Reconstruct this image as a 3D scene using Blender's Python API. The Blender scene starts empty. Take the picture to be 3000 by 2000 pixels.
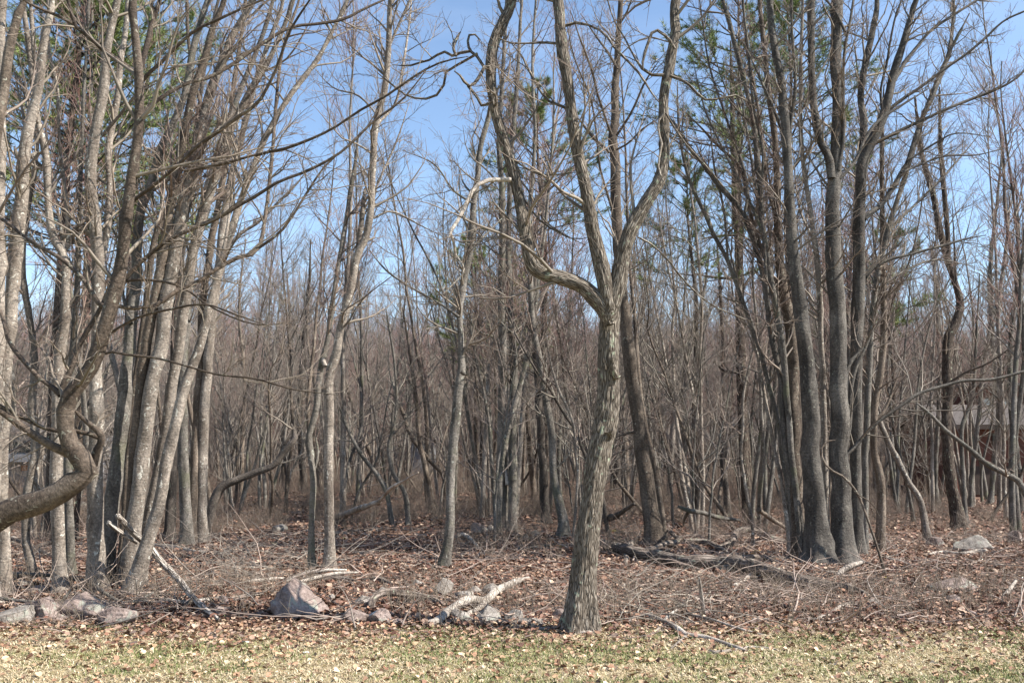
import bpy, math, random
import numpy as np
from math import radians as R
random.seed(7)
rng = np.random.default_rng(11)
scene = bpy.context.scene
C = scene.collection

# ------------------------------------------------------------------ camera
F = 2800.0; EYE = 1.65; PITCH = math.atan(340/2800)
cam_d = bpy.data.cameras.new('camera'); cam = bpy.data.objects.new('camera', cam_d); C.objects.link(cam)
cam.location = (0, 0, EYE); cam.rotation_euler = (R(90)+PITCH, 0, 0)
cam_d.sensor_width = 36; cam_d.lens = 36*F/3000; cam_d.clip_end = 3000; cam_d.clip_start = .05
scene.camera = cam
# ------------------------------------------------------------------ light
SUN_EL, SUN_AZ = R(45), R(103)          # azimuth clockwise from +Y (view direction)
sd = np.array([math.sin(SUN_AZ)*math.cos(SUN_EL), math.cos(SUN_AZ)*math.cos(SUN_EL), math.sin(SUN_EL)])
w = bpy.data.worlds.new('World'); scene.world = w; w.use_nodes = True
wn = w.node_tree.nodes; wl = w.node_tree.links
bg = wn['Background']; sky = wn.new('ShaderNodeTexSky'); sky.sky_type = 'NISHITA'; sky.sun_disc = False
sky.sun_elevation = SUN_EL; sky.sun_rotation = SUN_AZ; sky.air_density = 1.0; sky.dust_density = .15; sky.ozone_density = 1.6
bg.inputs['Strength'].default_value = .10
# thin high cloud, real part of the sky
tc = wn.new('ShaderNodeTexCoord'); mp = wn.new('ShaderNodeMapping'); mp.inputs['Scale'].default_value = (1.2, 1.2, 4.0)
mp.inputs['Rotation'].default_value = (.2, .35, .5)
nz = wn.new('ShaderNodeTexNoise'); nz.inputs['Scale'].default_value = 2.2; nz.inputs['Detail'].default_value = 6; nz.inputs['Roughness'].default_value = .6
cr = wn.new('ShaderNodeValToRGB'); cr.color_ramp.elements[0].position = .48; cr.color_ramp.elements[1].position = .85
cr.color_ramp.elements[0].color = (0, 0, 0, 1); cr.color_ramp.elements[1].color = (.16, .16, .16, 1)
mx = wn.new('ShaderNodeMix'); mx.data_type = 'RGBA'; mx.inputs['B'].default_value = (6.5, 7.0, 7.8, 1)
wl.new(tc.outputs['Generated'], mp.inputs['Vector']); wl.new(mp.outputs[0], nz.inputs['Vector']); wl.new(nz.outputs['Fac'], cr.inputs['Fac'])
wl.new(cr.outputs['Color'], mx.inputs['Factor']); wl.new(sky.outputs[0], mx.inputs['A']); wl.new(mx.outputs['Result'], bg.inputs['Color'])
sun_d = bpy.data.lights.new('sun', 'SUN'); sun_d.energy = 5.0; sun_d.angle = R(.5); sun_d.color = (1, .95, .87)
sun = bpy.data.objects.new('sun', sun_d); C.objects.link(sun)
from mathutils import Vector, Matrix
sun.rotation_euler = Vector(sd).to_track_quat('Z', 'Y').to_euler()
scene.view_settings.view_transform = 'Standard'; scene.view_settings.look = 'None'
scene.view_settings.exposure = 1.24; scene.view_settings.gamma = 1
try: scene.view_settings.use_curve_mapping = False
except Exception: pass
scene.render.engine = 'CYCLES'

# ------------------------------------------------------------------ noise and terrain
def _h(ix, iy, iz):
    n = (ix.astype(np.int64)*374761393 + iy.astype(np.int64)*668265263 + iz.astype(np.int64)*2147483647) & 0xffffffff
    n = ((n ^ (n >> 13))*1274126177) & 0xffffffff
    n = ((n ^ (n >> 15))*2246822519) & 0xffffffff
    return ((n ^ (n >> 16)) & 0xffff)/65535.0
def noise3(x, y, z):
    x, y, z = np.broadcast_arrays(np.asarray(x, float), np.asarray(y, float), np.asarray(z, float))
    ix, iy, iz = np.floor(x), np.floor(y), np.floor(z)
    fx, fy, fz = x-ix, y-iy, z-iz
    fx, fy, fz = [f*f*(3-2*f) for f in (fx, fy, fz)]
    v = 0
    for a in (0, 1):
        for b in (0, 1):
            for c in (0, 1):
                wgt = (fx if a else 1-fx)*(fy if b else 1-fy)*(fz if c else 1-fz)
                v = v + wgt*_h(ix+a, iy+b, iz+c)
    return v*2-1
def lawn_edge(x): return 9.42+.34*noise3(x*.45, 3.1, 0)+.35*noise3(x*1.5, 8.1, 0)+.2*noise3(x*5, 1.1, 0)-.10*np.maximum(0, x-1)*0
def terrain(x, y):
    x = np.asarray(x, float); y = np.asarray(y, float)
    woods = np.clip((y-9)/2, 0, 1)
    deep = np.clip((y-13)/10, 0, 1)
    return (.02*noise3(x*.8, y*.8, 5) + woods*(.05*noise3(x*.9+7, y*.9, 2)+.05*noise3(x*.3, y*.3, 9)) + deep*.22*noise3(x*.13+3, y*.13, 4)+10.5*np.clip((y-72)/100, 0, 1)**2*(3-2*np.clip((y-72)/100, 0, 1))+2*np.clip((y-72)/100, 0, 1)*noise3(x*.03, y*.03, 6))
def ray(px, py):
    u = (px-1500)/F; v = (1000-py)/F
    return np.array([u, math.cos(PITCH)-v*math.sin(PITCH), math.sin(PITCH)+v*math.cos(PITCH)])
def P(px, py, Y):
    d = ray(px, py); t = Y/d[1]
    return np.array([d[0]*t, Y, EYE+d[2]*t])
def scl(px, py, Y):                       # metres per photograph pixel at depth Y
    d = ray(px, py); return (Y/d[1])/F
def gY(px, py, maxY=90):
    d = ray(px, py)
    if d[2] > -1e-3: return maxY
    t = (EYE)/-d[2]
    for _ in range(12):
        g = float(terrain(d[0]*t, d[1]*t)); t = .5*t+.5*(EYE-g)/-d[2]
    return min(maxY, float(d[1]*t))

# ------------------------------------------------------------------ mesh building
class MB:
    def __init__(s): s.v = []; s.q = []; s.t = []; s.bk = []; s.tip = []; s.col = []; s.n = 0
    def add(s, v, quads=None, tris=None, bk=None, tip=None, col=None):
        v = np.asarray(v, np.float32).reshape(-1, 3); k = len(v)
        if quads is not None and len(quads): s.q.append(np.asarray(quads, np.int64).reshape(-1, 4)+s.n)
        if tris is not None and len(tris): s.t.append(np.asarray(tris, np.int64).reshape(-1, 3)+s.n)
        s.v.append(v); s.bk.append(v if bk is None else np.asarray(bk, np.float32).reshape(-1, 3))
        s.tip.append(np.zeros(k, np.float32) if tip is None else np.asarray(tip, np.float32).reshape(-1))
        s.col.append(np.zeros((k, 3), np.float32) if col is None else np.asarray(col, np.float32).reshape(-1, 3))
        s.n += k
    def mesh(s, name, mat, origin=(0, 0, 0), smooth=True):
        v = np.concatenate(s.v)-np.asarray(origin, np.float32)
        q = np.concatenate(s.q) if s.q else np.zeros((0, 4), np.int64)
        t = np.concatenate(s.t) if s.t else np.zeros((0, 3), np.int64)
        me = bpy.data.meshes.new(name)
        me.vertices.add(len(v)); me.vertices.foreach_set('co', v.astype(np.float32).ravel())
        nl = len(q)*4+len(t)*3
        me.loops.add(nl); me.loops.foreach_set('vertex_index', np.concatenate([q.ravel(), t.ravel()]).astype(np.int32))
        st = np.concatenate([np.arange(len(q))*4, len(q)*4+np.arange(len(t))*3]).astype(np.int32)
        me.polygons.add(len(q)+len(t)); me.polygons.foreach_set('loop_start', st)
        try: me.polygons.foreach_set('loop_total', np.concatenate([np.full(len(q), 4), np.full(len(t), 3)]).astype(np.int32))
        except Exception: pass
        me.polygons.foreach_set('use_smooth', np.full(len(q)+len(t), smooth))
        me.update(calc_edges=True)
        a = me.attributes.new('bk', 'FLOAT_VECTOR', 'POINT'); a.data.foreach_set('vector', np.concatenate(s.bk).ravel())
        a = me.attributes.new('tip', 'FLOAT', 'POINT'); a.data.foreach_set('value', np.concatenate(s.tip))
        c = np.concatenate(s.col); c4 = np.ones((len(c), 4), np.float32); c4[:, :3] = c
        a = me.attributes.new('tint', 'FLOAT_COLOR', 'POINT'); a.data.foreach_set('color', c4.ravel())
        me.materials.append(mat)
        return me
    def obj(s, name, mat, parent=None, origin=(0, 0, 0), smooth=True):
        o = bpy.data.objects.new(name, s.mesh(name, mat, origin, smooth)); C.objects.link(o)
        if parent is not None: o.parent = parent
        else: o.location = origin
        return o
def tag(o, label=None, cat=None, group=None, kind=None):
    if label: o['label'] = label
    if cat: o['category'] = cat
    if group: o['group'] = group
    if kind: o['kind'] = kind
    return o
def empty(name, loc, label, cat, group=None, rz=0):
    o = bpy.data.objects.new(name, None); C.objects.link(o); o.location = loc; o.rotation_euler = (0, 0, rz)
    o.empty_display_size = .2
    return tag(o, label, cat, group)

def tubes(mb, pts, rad, sides, rough=0., cap=False, tip0=0., tip1=0., flare=False, furrow=0., knots=0):
    """pts (N,S,3), rad (N,S): one tube per row, frames carried along the row"""
    pts = np.asarray(pts, float); rad = np.asarray(rad, float)
    if pts.ndim == 2: pts = pts[None]; rad = rad[None]
    N, S, _ = pts.shape
    if N == 0: return
    tan = np.gradient(pts, axis=1); tan /= np.linalg.norm(tan, axis=2, keepdims=True)+1e-9
    u = np.zeros_like(pts)
    ref = np.where(np.abs(tan[:, 0, 2:3]) > .8, np.array([[1., 0, 0]]), np.array([[0, 0, 1.]]))
    u0 = np.cross(tan[:, 0], ref); u0 /= np.linalg.norm(u0, axis=1, keepdims=True)+1e-9
    u[:, 0] = u0
    for i in range(1, S):
        a = u[:, i-1]-tan[:, i]*np.sum(u[:, i-1]*tan[:, i], axis=1, keepdims=True)
        u[:, i] = a/(np.linalg.norm(a, axis=1, keepdims=True)+1e-9)
    wv = np.cross(tan, u)
    th = np.arange(sides)*2*math.pi/sides
    if N > 1: th = th[None, :]+rng.random((N, 1))*6.28
    else: th = th[None, :]
    c = np.cos(th)[:, None, :, None]; s_ = np.sin(th)[:, None, :, None]
    radial = u[:, :, None, :]*c+wv[:, :, None, :]*s_
    arc = np.concatenate([np.zeros((N, 1)), np.cumsum(np.linalg.norm(np.diff(pts, axis=1), axis=2), axis=1)], axis=1)
    off = rng.random((N, 1, 1, 3))*40
    rr = np.broadcast_to(rad[:, :, None], (N, S, sides)).copy()
    bk = np.stack([np.broadcast_to(c[..., 0], (N, S, sides))*rr, np.broadcast_to(s_[..., 0], (N, S, sides))*rr, np.broadcast_to(arc[:, :, None], (N, S, sides))], axis=-1)+off
    if rough > 0:
        rr *= 1+rough*noise3(bk[..., 0]*9, bk[..., 1]*9, bk[..., 2]*3.2)+rough*.5*noise3(bk[..., 0]*25, bk[..., 1]*25, bk[..., 2]*12)
    for _ in range(knots):
        kz = arc[0, -1]*rng.random(); ka = rng.random()*6.28; ks = .02+.03*rng.random(); kr = float(np.interp(kz, arc[0], rad[0]))
        da = (np.broadcast_to(th[:, None, :], rr.shape)-ka+math.pi) % (2*math.pi)-math.pi
        rr += (.008+.22*kr*rng.random())*np.exp(-((da*kr)**2+((arc[:, :, None]-kz)*.8)**2)/(2*ks*ks))
    if furrow > 0:
        wx = .6*noise3(bk[..., 0]*12, bk[..., 1]*12, bk[..., 2]*4); a1_ = 1-np.abs(noise3(bk[..., 0]*34+wx, bk[..., 1]*34+wx, bk[..., 2]*3.5)); a2_ = 1-np.abs(noise3(bk[..., 0]*60+5, bk[..., 1]*60, bk[..., 2]*9))
        rr -= furrow*(np.clip(a1_-.62, 0, 1)/.38*.75+np.clip(a2_-.6, 0, 1)/.4*.35)
    if flare:
        hgt = arc[:, :, None]
        lobes = .5+.5*np.cos(np.broadcast_to(th[:, None, :], rr.shape)*rng.integers(3, 5)+rng.random()*6)
        rr *= 1+(.26+.62*lobes)*np.exp(-hgt/(flare*1.15+.05))
    v = pts[:, :, None, :]+radial*rr[..., None]
    i = np.arange(S-1)[:, None]*sides; j = np.arange(sides)[None, :]; j2 = (j+1) % sides
    q = np.stack([i+j, i+j2, i+sides+j2, i+sides+j], axis=-1).reshape(-1, 4)
    q = (q[None]+(np.arange(N)*S*sides)[:, None, None]).reshape(-1, 4)
    tip = np.broadcast_to((tip0+(tip1-tip0)*np.linspace(0, 1, S))[None, :, None], (N, S, sides))
    col = np.broadcast_to(rng.random((N, 1, 1, 1)), (N, S, sides, 3))
    tr = None
    if cap:
        e = []
        for n in range(N):
            b = n*S*sides
            for k in range(1, sides-1):
                e.append((b, b+k+1, b+k)); b2 = b+(S-1)*sides; e.append((b2, b2+k, b2+k+1))
        tr = np.array(e)
    mb.add(v, quads=q, tris=tr, bk=bk, tip=tip, col=col)

def spline(pts, rad, n):
    """Catmull-Rom through pts (k,3) with radii (k,), n samples evenly spaced"""
    pts = np.asarray(pts, float); rad = np.asarray(rad, float)
    if len(pts) == 2: pts = np.array([pts[0], (pts[0]+pts[1])/2, pts[1]]); rad = np.array([rad[0], rad.mean(), rad[1]])
    k = len(pts); e = np.concatenate([[2*pts[0]-pts[1]], pts, [2*pts[-1]-pts[-2]]])
    m = 12; out = []; ro = []
    for i in range(k-1):
        p0, p1, p2, p3 = e[i:i+4]
        for t in np.arange(m)/m:
            out.append(.5*((2*p1)+(-p0+p2)*t+(2*p0-5*p1+4*p2-p3)*t*t+(-p0+3*p1-3*p2+p3)*t**3)); ro.append(rad[i]*(1-t)+rad[i+1]*t)
    out.append(pts[-1]); ro.append(rad[-1]); out = np.array(out); ro = np.array(ro)
    L = np.concatenate([[0], np.cumsum(np.linalg.norm(np.diff(out, axis=0), axis=1))])
    s = np.linspace(0, L[-1], n)
    return np.stack([np.interp(s, L, out[:, j]) for j in range(3)], axis=1), np.interp(s, L, ro), L[-1]

def unit(v): return v/(np.linalg.norm(v, axis=-1, keepdims=True)+1e-9)
def grow(start, d, length, r0, r1, nseg, wob, up):
    N = len(start); pts = [start]; d = unit(d)
    step = (length/nseg)[:, None]
    for i in range(nseg):
        d = unit(d+rng.normal(size=(N, 3))*wob+np.array([0, 0, up]))
        pts.append(pts[-1]+d*step)
    t = np.linspace(0, 1, nseg+1)[None, :]
    return np.stack(pts, axis=1), r0[:, None]*(1-t)+r1*t
def sprout(pts, rad, count, t0, t1, lf, ang, rf, rmax, rend, nseg, wob, up, minlen=.06):
    """count (N,) children per row; lf=(lo,hi) length as a factor of row length"""
    N, S, _ = pts.shape
    idx = np.repeat(np.arange(N), count)
    if len(idx) == 0: return np.zeros((0, nseg+1, 3)), np.zeros((0, nseg+1))
    t = t0+(t1-t0)*rng.random(len(idx)); f = t*(S-1); i = np.minimum(f.astype(int), S-2); fr = (f-i)[:, None]
    p = pts[idx, i]*(1-fr)+pts[idx, i+1]*fr
    tan = unit(pts[idx, i+1]-pts[idx, i]); r = rad[idx, i]*(1-fr[:, 0])+rad[idx, i+1]*fr[:, 0]
    L = np.linalg.norm(np.diff(pts, axis=1), axis=2).sum(1)[idx]
    pr = unit(np.cross(tan, unit(rng.normal(size=p.shape))))
    a = ang[0]+(ang[1]-ang[0])*rng.random(len(idx))
    d = tan*np.cos(a)[:, None]+pr*np.sin(a)[:, None]
    ln = np.maximum(minlen, L*(lf[0]+(lf[1]-lf[0])*rng.random(len(idx)))*(1.1-.6*t))
    rr = np.minimum(r*rf, rmax)
    return grow(p, d, ln, rr, rend, nseg, wob, up)
def infrust(p, m=1.12):
    fw = p[..., 1]*math.cos(PITCH)+(p[..., 2]-EYE)*math.sin(PITCH); upc = (p[..., 2]-EYE)*math.cos(PITCH)-p[..., 1]*math.sin(PITCH)
    return (fw > 1) & (np.abs(p[..., 0]/np.maximum(fw, .1)*F) < 1500*m) & (np.abs(upc/np.maximum(fw, .1)*F) < 1000*m)

# ------------------------------------------------------------------ materials
def mat(name):
    m = bpy.data.materials.new(name); m.use_nodes = True; nt = m.node_tree
    b = nt.nodes['Principled BSDF']; b.inputs['Roughness'].default_value = .85
    b.inputs['Specular IOR Level'].default_value = .25
    return m, nt.nodes, nt.links, b
def ramp(n, stops):
    r = n.new('ShaderNodeValToRGB'); e = r.color_ramp.elements
    e[0].position, e[0].color = stops[0][0], (*stops[0][1], 1); e[1].position, e[1].color = stops[-1][0], (*stops[-1][1], 1)
    for p, c in stops[1:-1]: x = e.new(p); x.color = (*c, 1)
    return r
def mixc(n, l, fac, a, b, mode='MIX'):
    m = n.new('ShaderNodeMix'); m.data_type = 'RGBA'; m.blend_type = mode
    for s, v in (('Factor', fac), ('A', a), ('B', b)):
        i = [x for x in m.inputs if x.name == s and (x.type == ('VALUE' if s == 'Factor' else 'RGBA'))][0]
        if hasattr(v, 'is_output'): l.new(v, i)
        elif s == 'Factor': i.default_value = v
        else: i.default_value = (*v, 1)
    return [x for x in m.outputs if x.type == 'RGBA'][0]
def nnoise(n, l, vec, scale, detail=4, rough=.6, sxyz=None, dist=0):
    if sxyz:
        m = n.new('ShaderNodeMapping'); m.inputs['Scale'].default_value = sxyz; l.new(vec, m.inputs['Vector']); vec = m.outputs[0]
    t = n.new('ShaderNodeTexNoise'); t.inputs['Scale'].default_value = scale; t.inputs['Detail'].default_value = detail
    t.inputs['Roughness'].default_value = rough; t.inputs['Distortion'].default_value = dist; l.new(vec, t.inputs['Vector'])
    return t.outputs['Fac']
def bumpn(n, l, b, h, strength, dist=.01):
    x = n.new('ShaderNodeBump'); x.inputs['Strength'].default_value = strength; x.inputs['Distance'].default_value = dist
    l.new(h, x.inputs['Height']); l.new(x.outputs[0], b.inputs['Normal']); return x
def bark_smooth(name, dark, mid, light, lichen=(.42, .42, .36), lich=.62, ring=.42, green=None):
    m, n, l, b = mat(name)
    a = n.new('ShaderNodeAttribute'); a.attribute_name = 'bk'; v = a.outputs['Vector']
    big = nnoise(n, l, v, 4.5, 6, .7, (1, 1, .4), .6); fine = nnoise(n, l, v, 34, 4, .7)
    rings = nnoise(n, l, v, 9, 4, .75, (.8, .8, 5), .5); spots = nnoise(n, l, v, 16, 3, .55, (1, 1, .8), 1.2)
    r = ramp(n, [(.34, dark), (.5, mid), (.66, light)]); l.new(big, r.inputs['Fac'])
    c = mixc(n, l, .55, r.outputs['Color'], (.5, .5, .5), 'OVERLAY')
    rf = ramp(n, [(.34, (.42, .42, .42)), (.66, (1.5, 1.45, 1.4))]); l.new(fine, rf.inputs['Fac'])
    c = mixc(n, l, .8, r.outputs['Color'], rf.outputs['Color'], 'MULTIPLY')
    rr = ramp(n, [(.34, (.45, .43, .41)), (.5, (1, 1, 1))]); l.new(rings, rr.inputs['Fac'])
    c = mixc(n, l, ring, c, rr.outputs['Color'], 'MULTIPLY')
    rs = ramp(n, [(lich, (0, 0, 0)), (lich+.06, (.85, .85, .85))]); l.new(spots, rs.inputs['Fac'])
    c = mixc(n, l, rs.outputs['Color'], c, lichen)
    if green:
        gs = nnoise(n, l, v, 2.2, 3, .6); g = ramp(n, [(.55, (0, 0, 0)), (.72, (.7, .7, .7))]); l.new(gs, g.inputs['Fac'])
        c = mixc(n, l, g.outputs['Color'], c, green)
    oi = n.new('ShaderNodeObjectInfo'); hv = ramp(n, [(0, (.8, .79, .78)), (1, (1.18, 1.16, 1.14))]); l.new(oi.outputs['Random'], hv.inputs['Fac'])
    c = mixc(n, l, 1, c, hv.outputs['Color'], 'MULTIPLY')
    l.new(c, b.inputs['Base Color'])
    ad = n.new('ShaderNodeMath'); ad.operation = 'ADD'; l.new(fine, ad.inputs[0]); l.new(rings, ad.inputs[1])
    bumpn(n, l, b, ad.outputs[0], .8, .016)
    return m
def bark_rough(name, deep, ridge, pale, sc=64, lichen=(.30, .33, .24), stren=.75):
    m, n, l, b = mat(name)
    a = n.new('ShaderNodeAttribute'); a.attribute_name = 'bk'; v = a.outputs['Vector']
    mp_ = n.new('ShaderNodeMapping'); mp_.inputs['Scale'].default_value = (1, 1, .13); l.new(v, mp_.inputs['Vector'])
    dn = n.new('ShaderNodeTexNoise'); dn.inputs['Scale'].default_value = 14; dn.inputs['Detail'].default_value = 3; l.new(mp_.outputs[0], dn.inputs['Vector'])
    ds = n.new('ShaderNodeVectorMath'); ds.operation = 'MULTIPLY_ADD'; ds.inputs[1].default_value = (.05, .05, .05)
    l.new(dn.outputs['Color'], ds.inputs[0]); l.new(mp_.outputs[0], ds.inputs[2])
    vo = n.new('ShaderNodeTexVoronoi'); vo.feature = 'DISTANCE_TO_EDGE'; vo.inputs['Scale'].default_value = sc; l.new(ds.outputs[0], vo.inputs['Vector'])
    r = ramp(n, [(0, deep), (.10, ridge), (.42, pale)]); l.new(vo.outputs['Distance'], r.inputs['Fac'])
    fine = nnoise(n, l, v, 60, 4, .7, (1, 1, .4)); big = nnoise(n, l, v, 3, 4, .6)
    rf = ramp(n, [(.3, (.55, .53, .5)), (.7, (1.4, 1.38, 1.35))]); l.new(fine, rf.inputs['Fac'])
    c = mixc(n, l, .7, r.outputs['Color'], rf.outputs['Color'], 'MULTIPLY')
    rb = ramp(n, [(.35, (.72, .7, .68)), (.65, (1.15, 1.15, 1.15))]); l.new(big, rb.inputs['Fac'])
    c = mixc(n, l, .8, c, rb.outputs['Color'], 'MULTIPLY')
    sp = nnoise(n, l, v, 12, 3, .6); rs = ramp(n, [(.63, (0, 0, 0)), (.68, (.8, .8, .8))]); l.new(sp, rs.inputs['Fac'])
    c = mixc(n, l, rs.outputs['Color'], c, lichen)
    l.new(c, b.inputs['Base Color'])
    mn = n.new('ShaderNodeMath'); mn.operation = 'MINIMUM'; mn.inputs[1].default_value = .3; l.new(vo.outputs['Distance'], mn.inputs[0])
    ad = n.new('ShaderNodeMath'); ad.operation = 'MULTIPLY_ADD'; ad.inputs[1].default_value = 3; l.new(mn.outputs[0], ad.inputs[0]); l.new(fine, ad.inputs[2])
    bumpn(n, l, b, ad.outputs[0], stren, .022)
    return m
def twig_mat(name, base, tipc, pale):
    m, n, l, b = mat(name)
    a = n.new('ShaderNodeAttribute'); a.attribute_name = 'tip'; k = n.new('ShaderNodeAttribute'); k.attribute_name = 'bk'
    t = n.new('ShaderNodeAttribute'); t.attribute_name = 'tint'
    r = ramp(n, [(0, base), (1, pale)]); l.new(nnoise(n, l, k.outputs['Vector'], 3, 3, .6), r.inputs['Fac'])
    c = mixc(n, l, a.outputs['Fac'], r.outputs['Color'], tipc)
    tv = ramp(n, [(0, (.7, .7, .7)), (1, (1.3, 1.27, 1.22))]); l.new(t.outputs['Color'], tv.inputs['Fac'])
    c = mixc(n, l, 1, c, tv.outputs['Color'], 'MULTIPLY')
    oi = n.new('ShaderNodeObjectInfo'); hv = ramp(n, [(0, (1.08, .95, .92)), (.5, (.9, .9, .88)), (1, (1.08, 1.05, .97))]); l.new(oi.outputs['Random'], hv.inputs['Fac'])
    c = mixc(n, l, 1, c, hv.outputs['Color'], 'MULTIPLY')
    l.new(c, b.inputs['Base Color']); b.inputs['Roughness'].default_value = .7
    return m
M = {}
M['pale'] = bark_smooth('pale_grey_bark', (.11, .092, .077), (.21, .183, .157), (.34, .305, .268), (.55, .54, .48), .62)
M['tan'] = bark_smooth('brownish_grey_bark', (.055, .043, .034), (.115, .092, .073), (.20, .168, .138), (.34, .33, .27), .64)
M['slate'] = bark_smooth('slate_grey_bark', (.065, .06, .052), (.125, .115, .102), (.215, .20, .182), (.30, .31, .27), .63, .35, (.11, .115, .07))
M['umber'] = bark_smooth('dark_brown_smooth_bark', (.04, .03, .024), (.085, .066, .052), (.15, .122, .10), (.27, .26, .21), .62)
M['dark_grey'] = bark_smooth('dark_grey_bark', (.04, .036, .032), (.082, .075, .067), (.16, .148, .132), (.22, .22, .18), .64, .4)  # mottled dark grey tone, used for the right clump
M['dark'] = bark_smooth('dark_bark', (.035, .03, .027), (.07, .06, .052), (.14, .12, .105), (.22, .23, .18), .64)
M['oak'] = bark_rough('furrowed_bark', (.035, .027, .02), (.155, .13, .105), (.325, .29, .247))
M['scaly'] = bark_rough('scaly_dark_bark', (.03, .022, .018), (.085, .065, .052), (.16, .13, .105), 40)
M['dead'] = bark_smooth('bleached_dead_wood', (.13, .105, .085), (.33, .295, .26), (.52, .48, .43), (.15, .12, .10), .62, .12)
M['peeling'] = bark_rough('peeling_bleached_log', (.07, .055, .045), (.34, .30, .26), (.60, .56, .51), 30, (.14, .11, .09))
M['white_log'] = bark_smooth('white_weathered_wood', (.17, .145, .12), (.36, .325, .285), (.56, .52, .47), (.14, .115, .09), .60, .3)
M['rotten'] = bark_rough('weathered_log_bark', (.05, .04, .034), (.15, .12, .10), (.28, .24, .21), 22)
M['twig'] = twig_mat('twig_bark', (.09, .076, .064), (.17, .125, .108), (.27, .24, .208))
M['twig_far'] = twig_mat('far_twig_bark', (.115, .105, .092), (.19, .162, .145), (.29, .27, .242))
M['twig_red'] = twig_mat('red_budded_twigs', (.11, .095, .085), (.29, .15, .135), (.25, .225, .20))
M['brush'] = twig_mat('brush_stems', (.115, .092, .076), (.175, .14, .118), (.25, .215, .18))
M['stick'] = twig_mat('fallen_stick_bark', (.11, .09, .078), (.20, .168, .145), (.44, .40, .355))

# leaves
m, n, l, b = mat('dry_leaf'); t = n.new('ShaderNodeAttribute'); t.attribute_name = 'tint'; l.new(t.outputs['Color'], b.inputs['Base Color'])
b.inputs['Roughness'].default_value = .65; M['leaf'] = m
m, n, l, b = mat('grass_blade'); t = n.new('ShaderNodeAttribute'); t.attribute_name = 'tint'; l.new(t.outputs['Color'], b.inputs['Base Color'])
b.inputs['Roughness'].default_value = .6; M['grass'] = m
m, n, l, b = mat('pine_needles'); t = n.new('ShaderNodeAttribute'); t.attribute_name = 'tint'
r = ramp(n, [(0, (.07, .10, .03)), (.6, (.16, .205, .06)), (1, (.30, .32, .12))]); l.new(t.outputs['Color'], r.inputs['Fac']); l.new(r.outputs['Color'], b.inputs['Base Color'])
b.inputs['Roughness'].default_value = .55; M['needle'] = m
# rock
def rock_mat(name, a_, b_, c_):
    m, n, l, b = mat(name)
    tc_ = n.new('ShaderNodeTexCoord'); v = tc_.outputs['Object']
    r = ramp(n, [(.3, a_), (.5, b_), (.7, c_)]); l.new(nnoise(n, l, v, 5, 6, .7), r.inputs['Fac'])
    f = nnoise(n, l, v, 45, 4, .7); rf = ramp(n, [(.34, (.45, .42, .4)), (.66, (1.4, 1.4, 1.4))]); l.new(f, rf.inputs['Fac'])
    c = mixc(n, l, .7, r.outputs['Color'], rf.outputs['Color'], 'MULTIPLY')
    rs = ramp(n, [(.56, (0, 0, 0)), (.62, (.75, .75, .75))]); l.new(nnoise(n, l, v, 7, 4, .6, None, .6), rs.inputs['Fac'])
    c = mixc(n, l, rs.outputs['Color'], c, (.27, .28, .23)); l.new(c, b.inputs['Base Color'])
    bumpn(n, l, b, f, .6, .02); b.inputs['Roughness'].default_value = .9
    return m
M['rock'] = rock_mat('purplish_stone', (.11, .082, .072), (.22, .17, .15), (.34, .275, .245))
M['rockg'] = rock_mat('grey_stone', (.12, .105, .09), (.23, .205, .18), (.36, .33, .295))
# ground
m, n, l, b = mat('forest_floor')
tc_ = n.new('ShaderNodeTexCoord'); v = tc_.outputs['Object']
vo = n.new('ShaderNodeTexVoronoi'); vo.inputs['Scale'].default_value = 15; vo.inputs['Randomness'].default_value = 1; l.new(v, vo.inputs['Vector'])
sx = n.new('ShaderNodeSeparateColor'); l.new(vo.outputs['Color'], sx.inputs[0])
r = ramp(n, [(0, (.035, .02, .014)), (.4, (.09, .05, .034)), (.75, (.17, .10, .068)), (1, (.26, .175, .12))]); l.new(sx.outputs[0], r.inputs['Fac'])
rb = ramp(n, [(.3, (.55, .52, .5)), (.7, (1.15, 1.12, 1.1))]); l.new(nnoise(n, l, v, .9, 6, .7), rb.inputs['Fac'])
c = mixc(n, l, .8, r.outputs['Color'], rb.outputs['Color'], 'MULTIPLY')
gr = ramp(n, [(.35, (.12, .14, .045)), (.5, (.25, .21, .10)), (.68, (.38, .31, .18))]); l.new(nnoise(n, l, v, 2.5, 8, .75), gr.inputs['Fac'])
la = n.new('ShaderNodeAttribute'); la.attribute_name = 'tip'
c = mixc(n, l, la.outputs['Fac'], c, gr.outputs['Color']); l.new(c, b.inputs['Base Color'])
bumpn(n, l, b, vo.outputs['Distance'], .8, .03); b.inputs['Roughness'].default_value = .95; M['ground'] = m
def flat(name, col, rough=.8, nsc=8, var=.25, metal=0):
    m, n, l, b = mat(name); tc_ = n.new('ShaderNodeTexCoord')
    r = ramp(n, [(.3, tuple(x*(1-var) for x in col)), (.7, tuple(x*(1+var) for x in col))]); l.new(nnoise(n, l, tc_.outputs['Object'], nsc, 5, .65), r.inputs['Fac'])
    l.new(r.outputs['Color'], b.inputs['Base Color']); b.inputs['Roughness'].default_value = rough; b.inputs['Metallic'].default_value = metal
    return m
M['moss'] = flat('moss', (.17, .15, .035), .95, 30, .4)
M['wall_red'] = flat('red_brown_boards', (.115, .048, .034), .8, 3, .3)
M['roof'] = flat('grey_brown_shingles', (.085, .072, .066), .9, 12, .35)
M['trimw'] = flat('cream_paint', (.74, .73, .64), .6, 3, .06)
M['trimb'] = flat('dark_brown_trim', (.05, .035, .028), .7, 5, .2)
M['greyw'] = flat('grey_siding', (.22, .22, .23), .8, 4, .15)
M['orange'] = flat('orange_brown_panel', (.32, .13, .05), .7, 4, .2)
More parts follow.
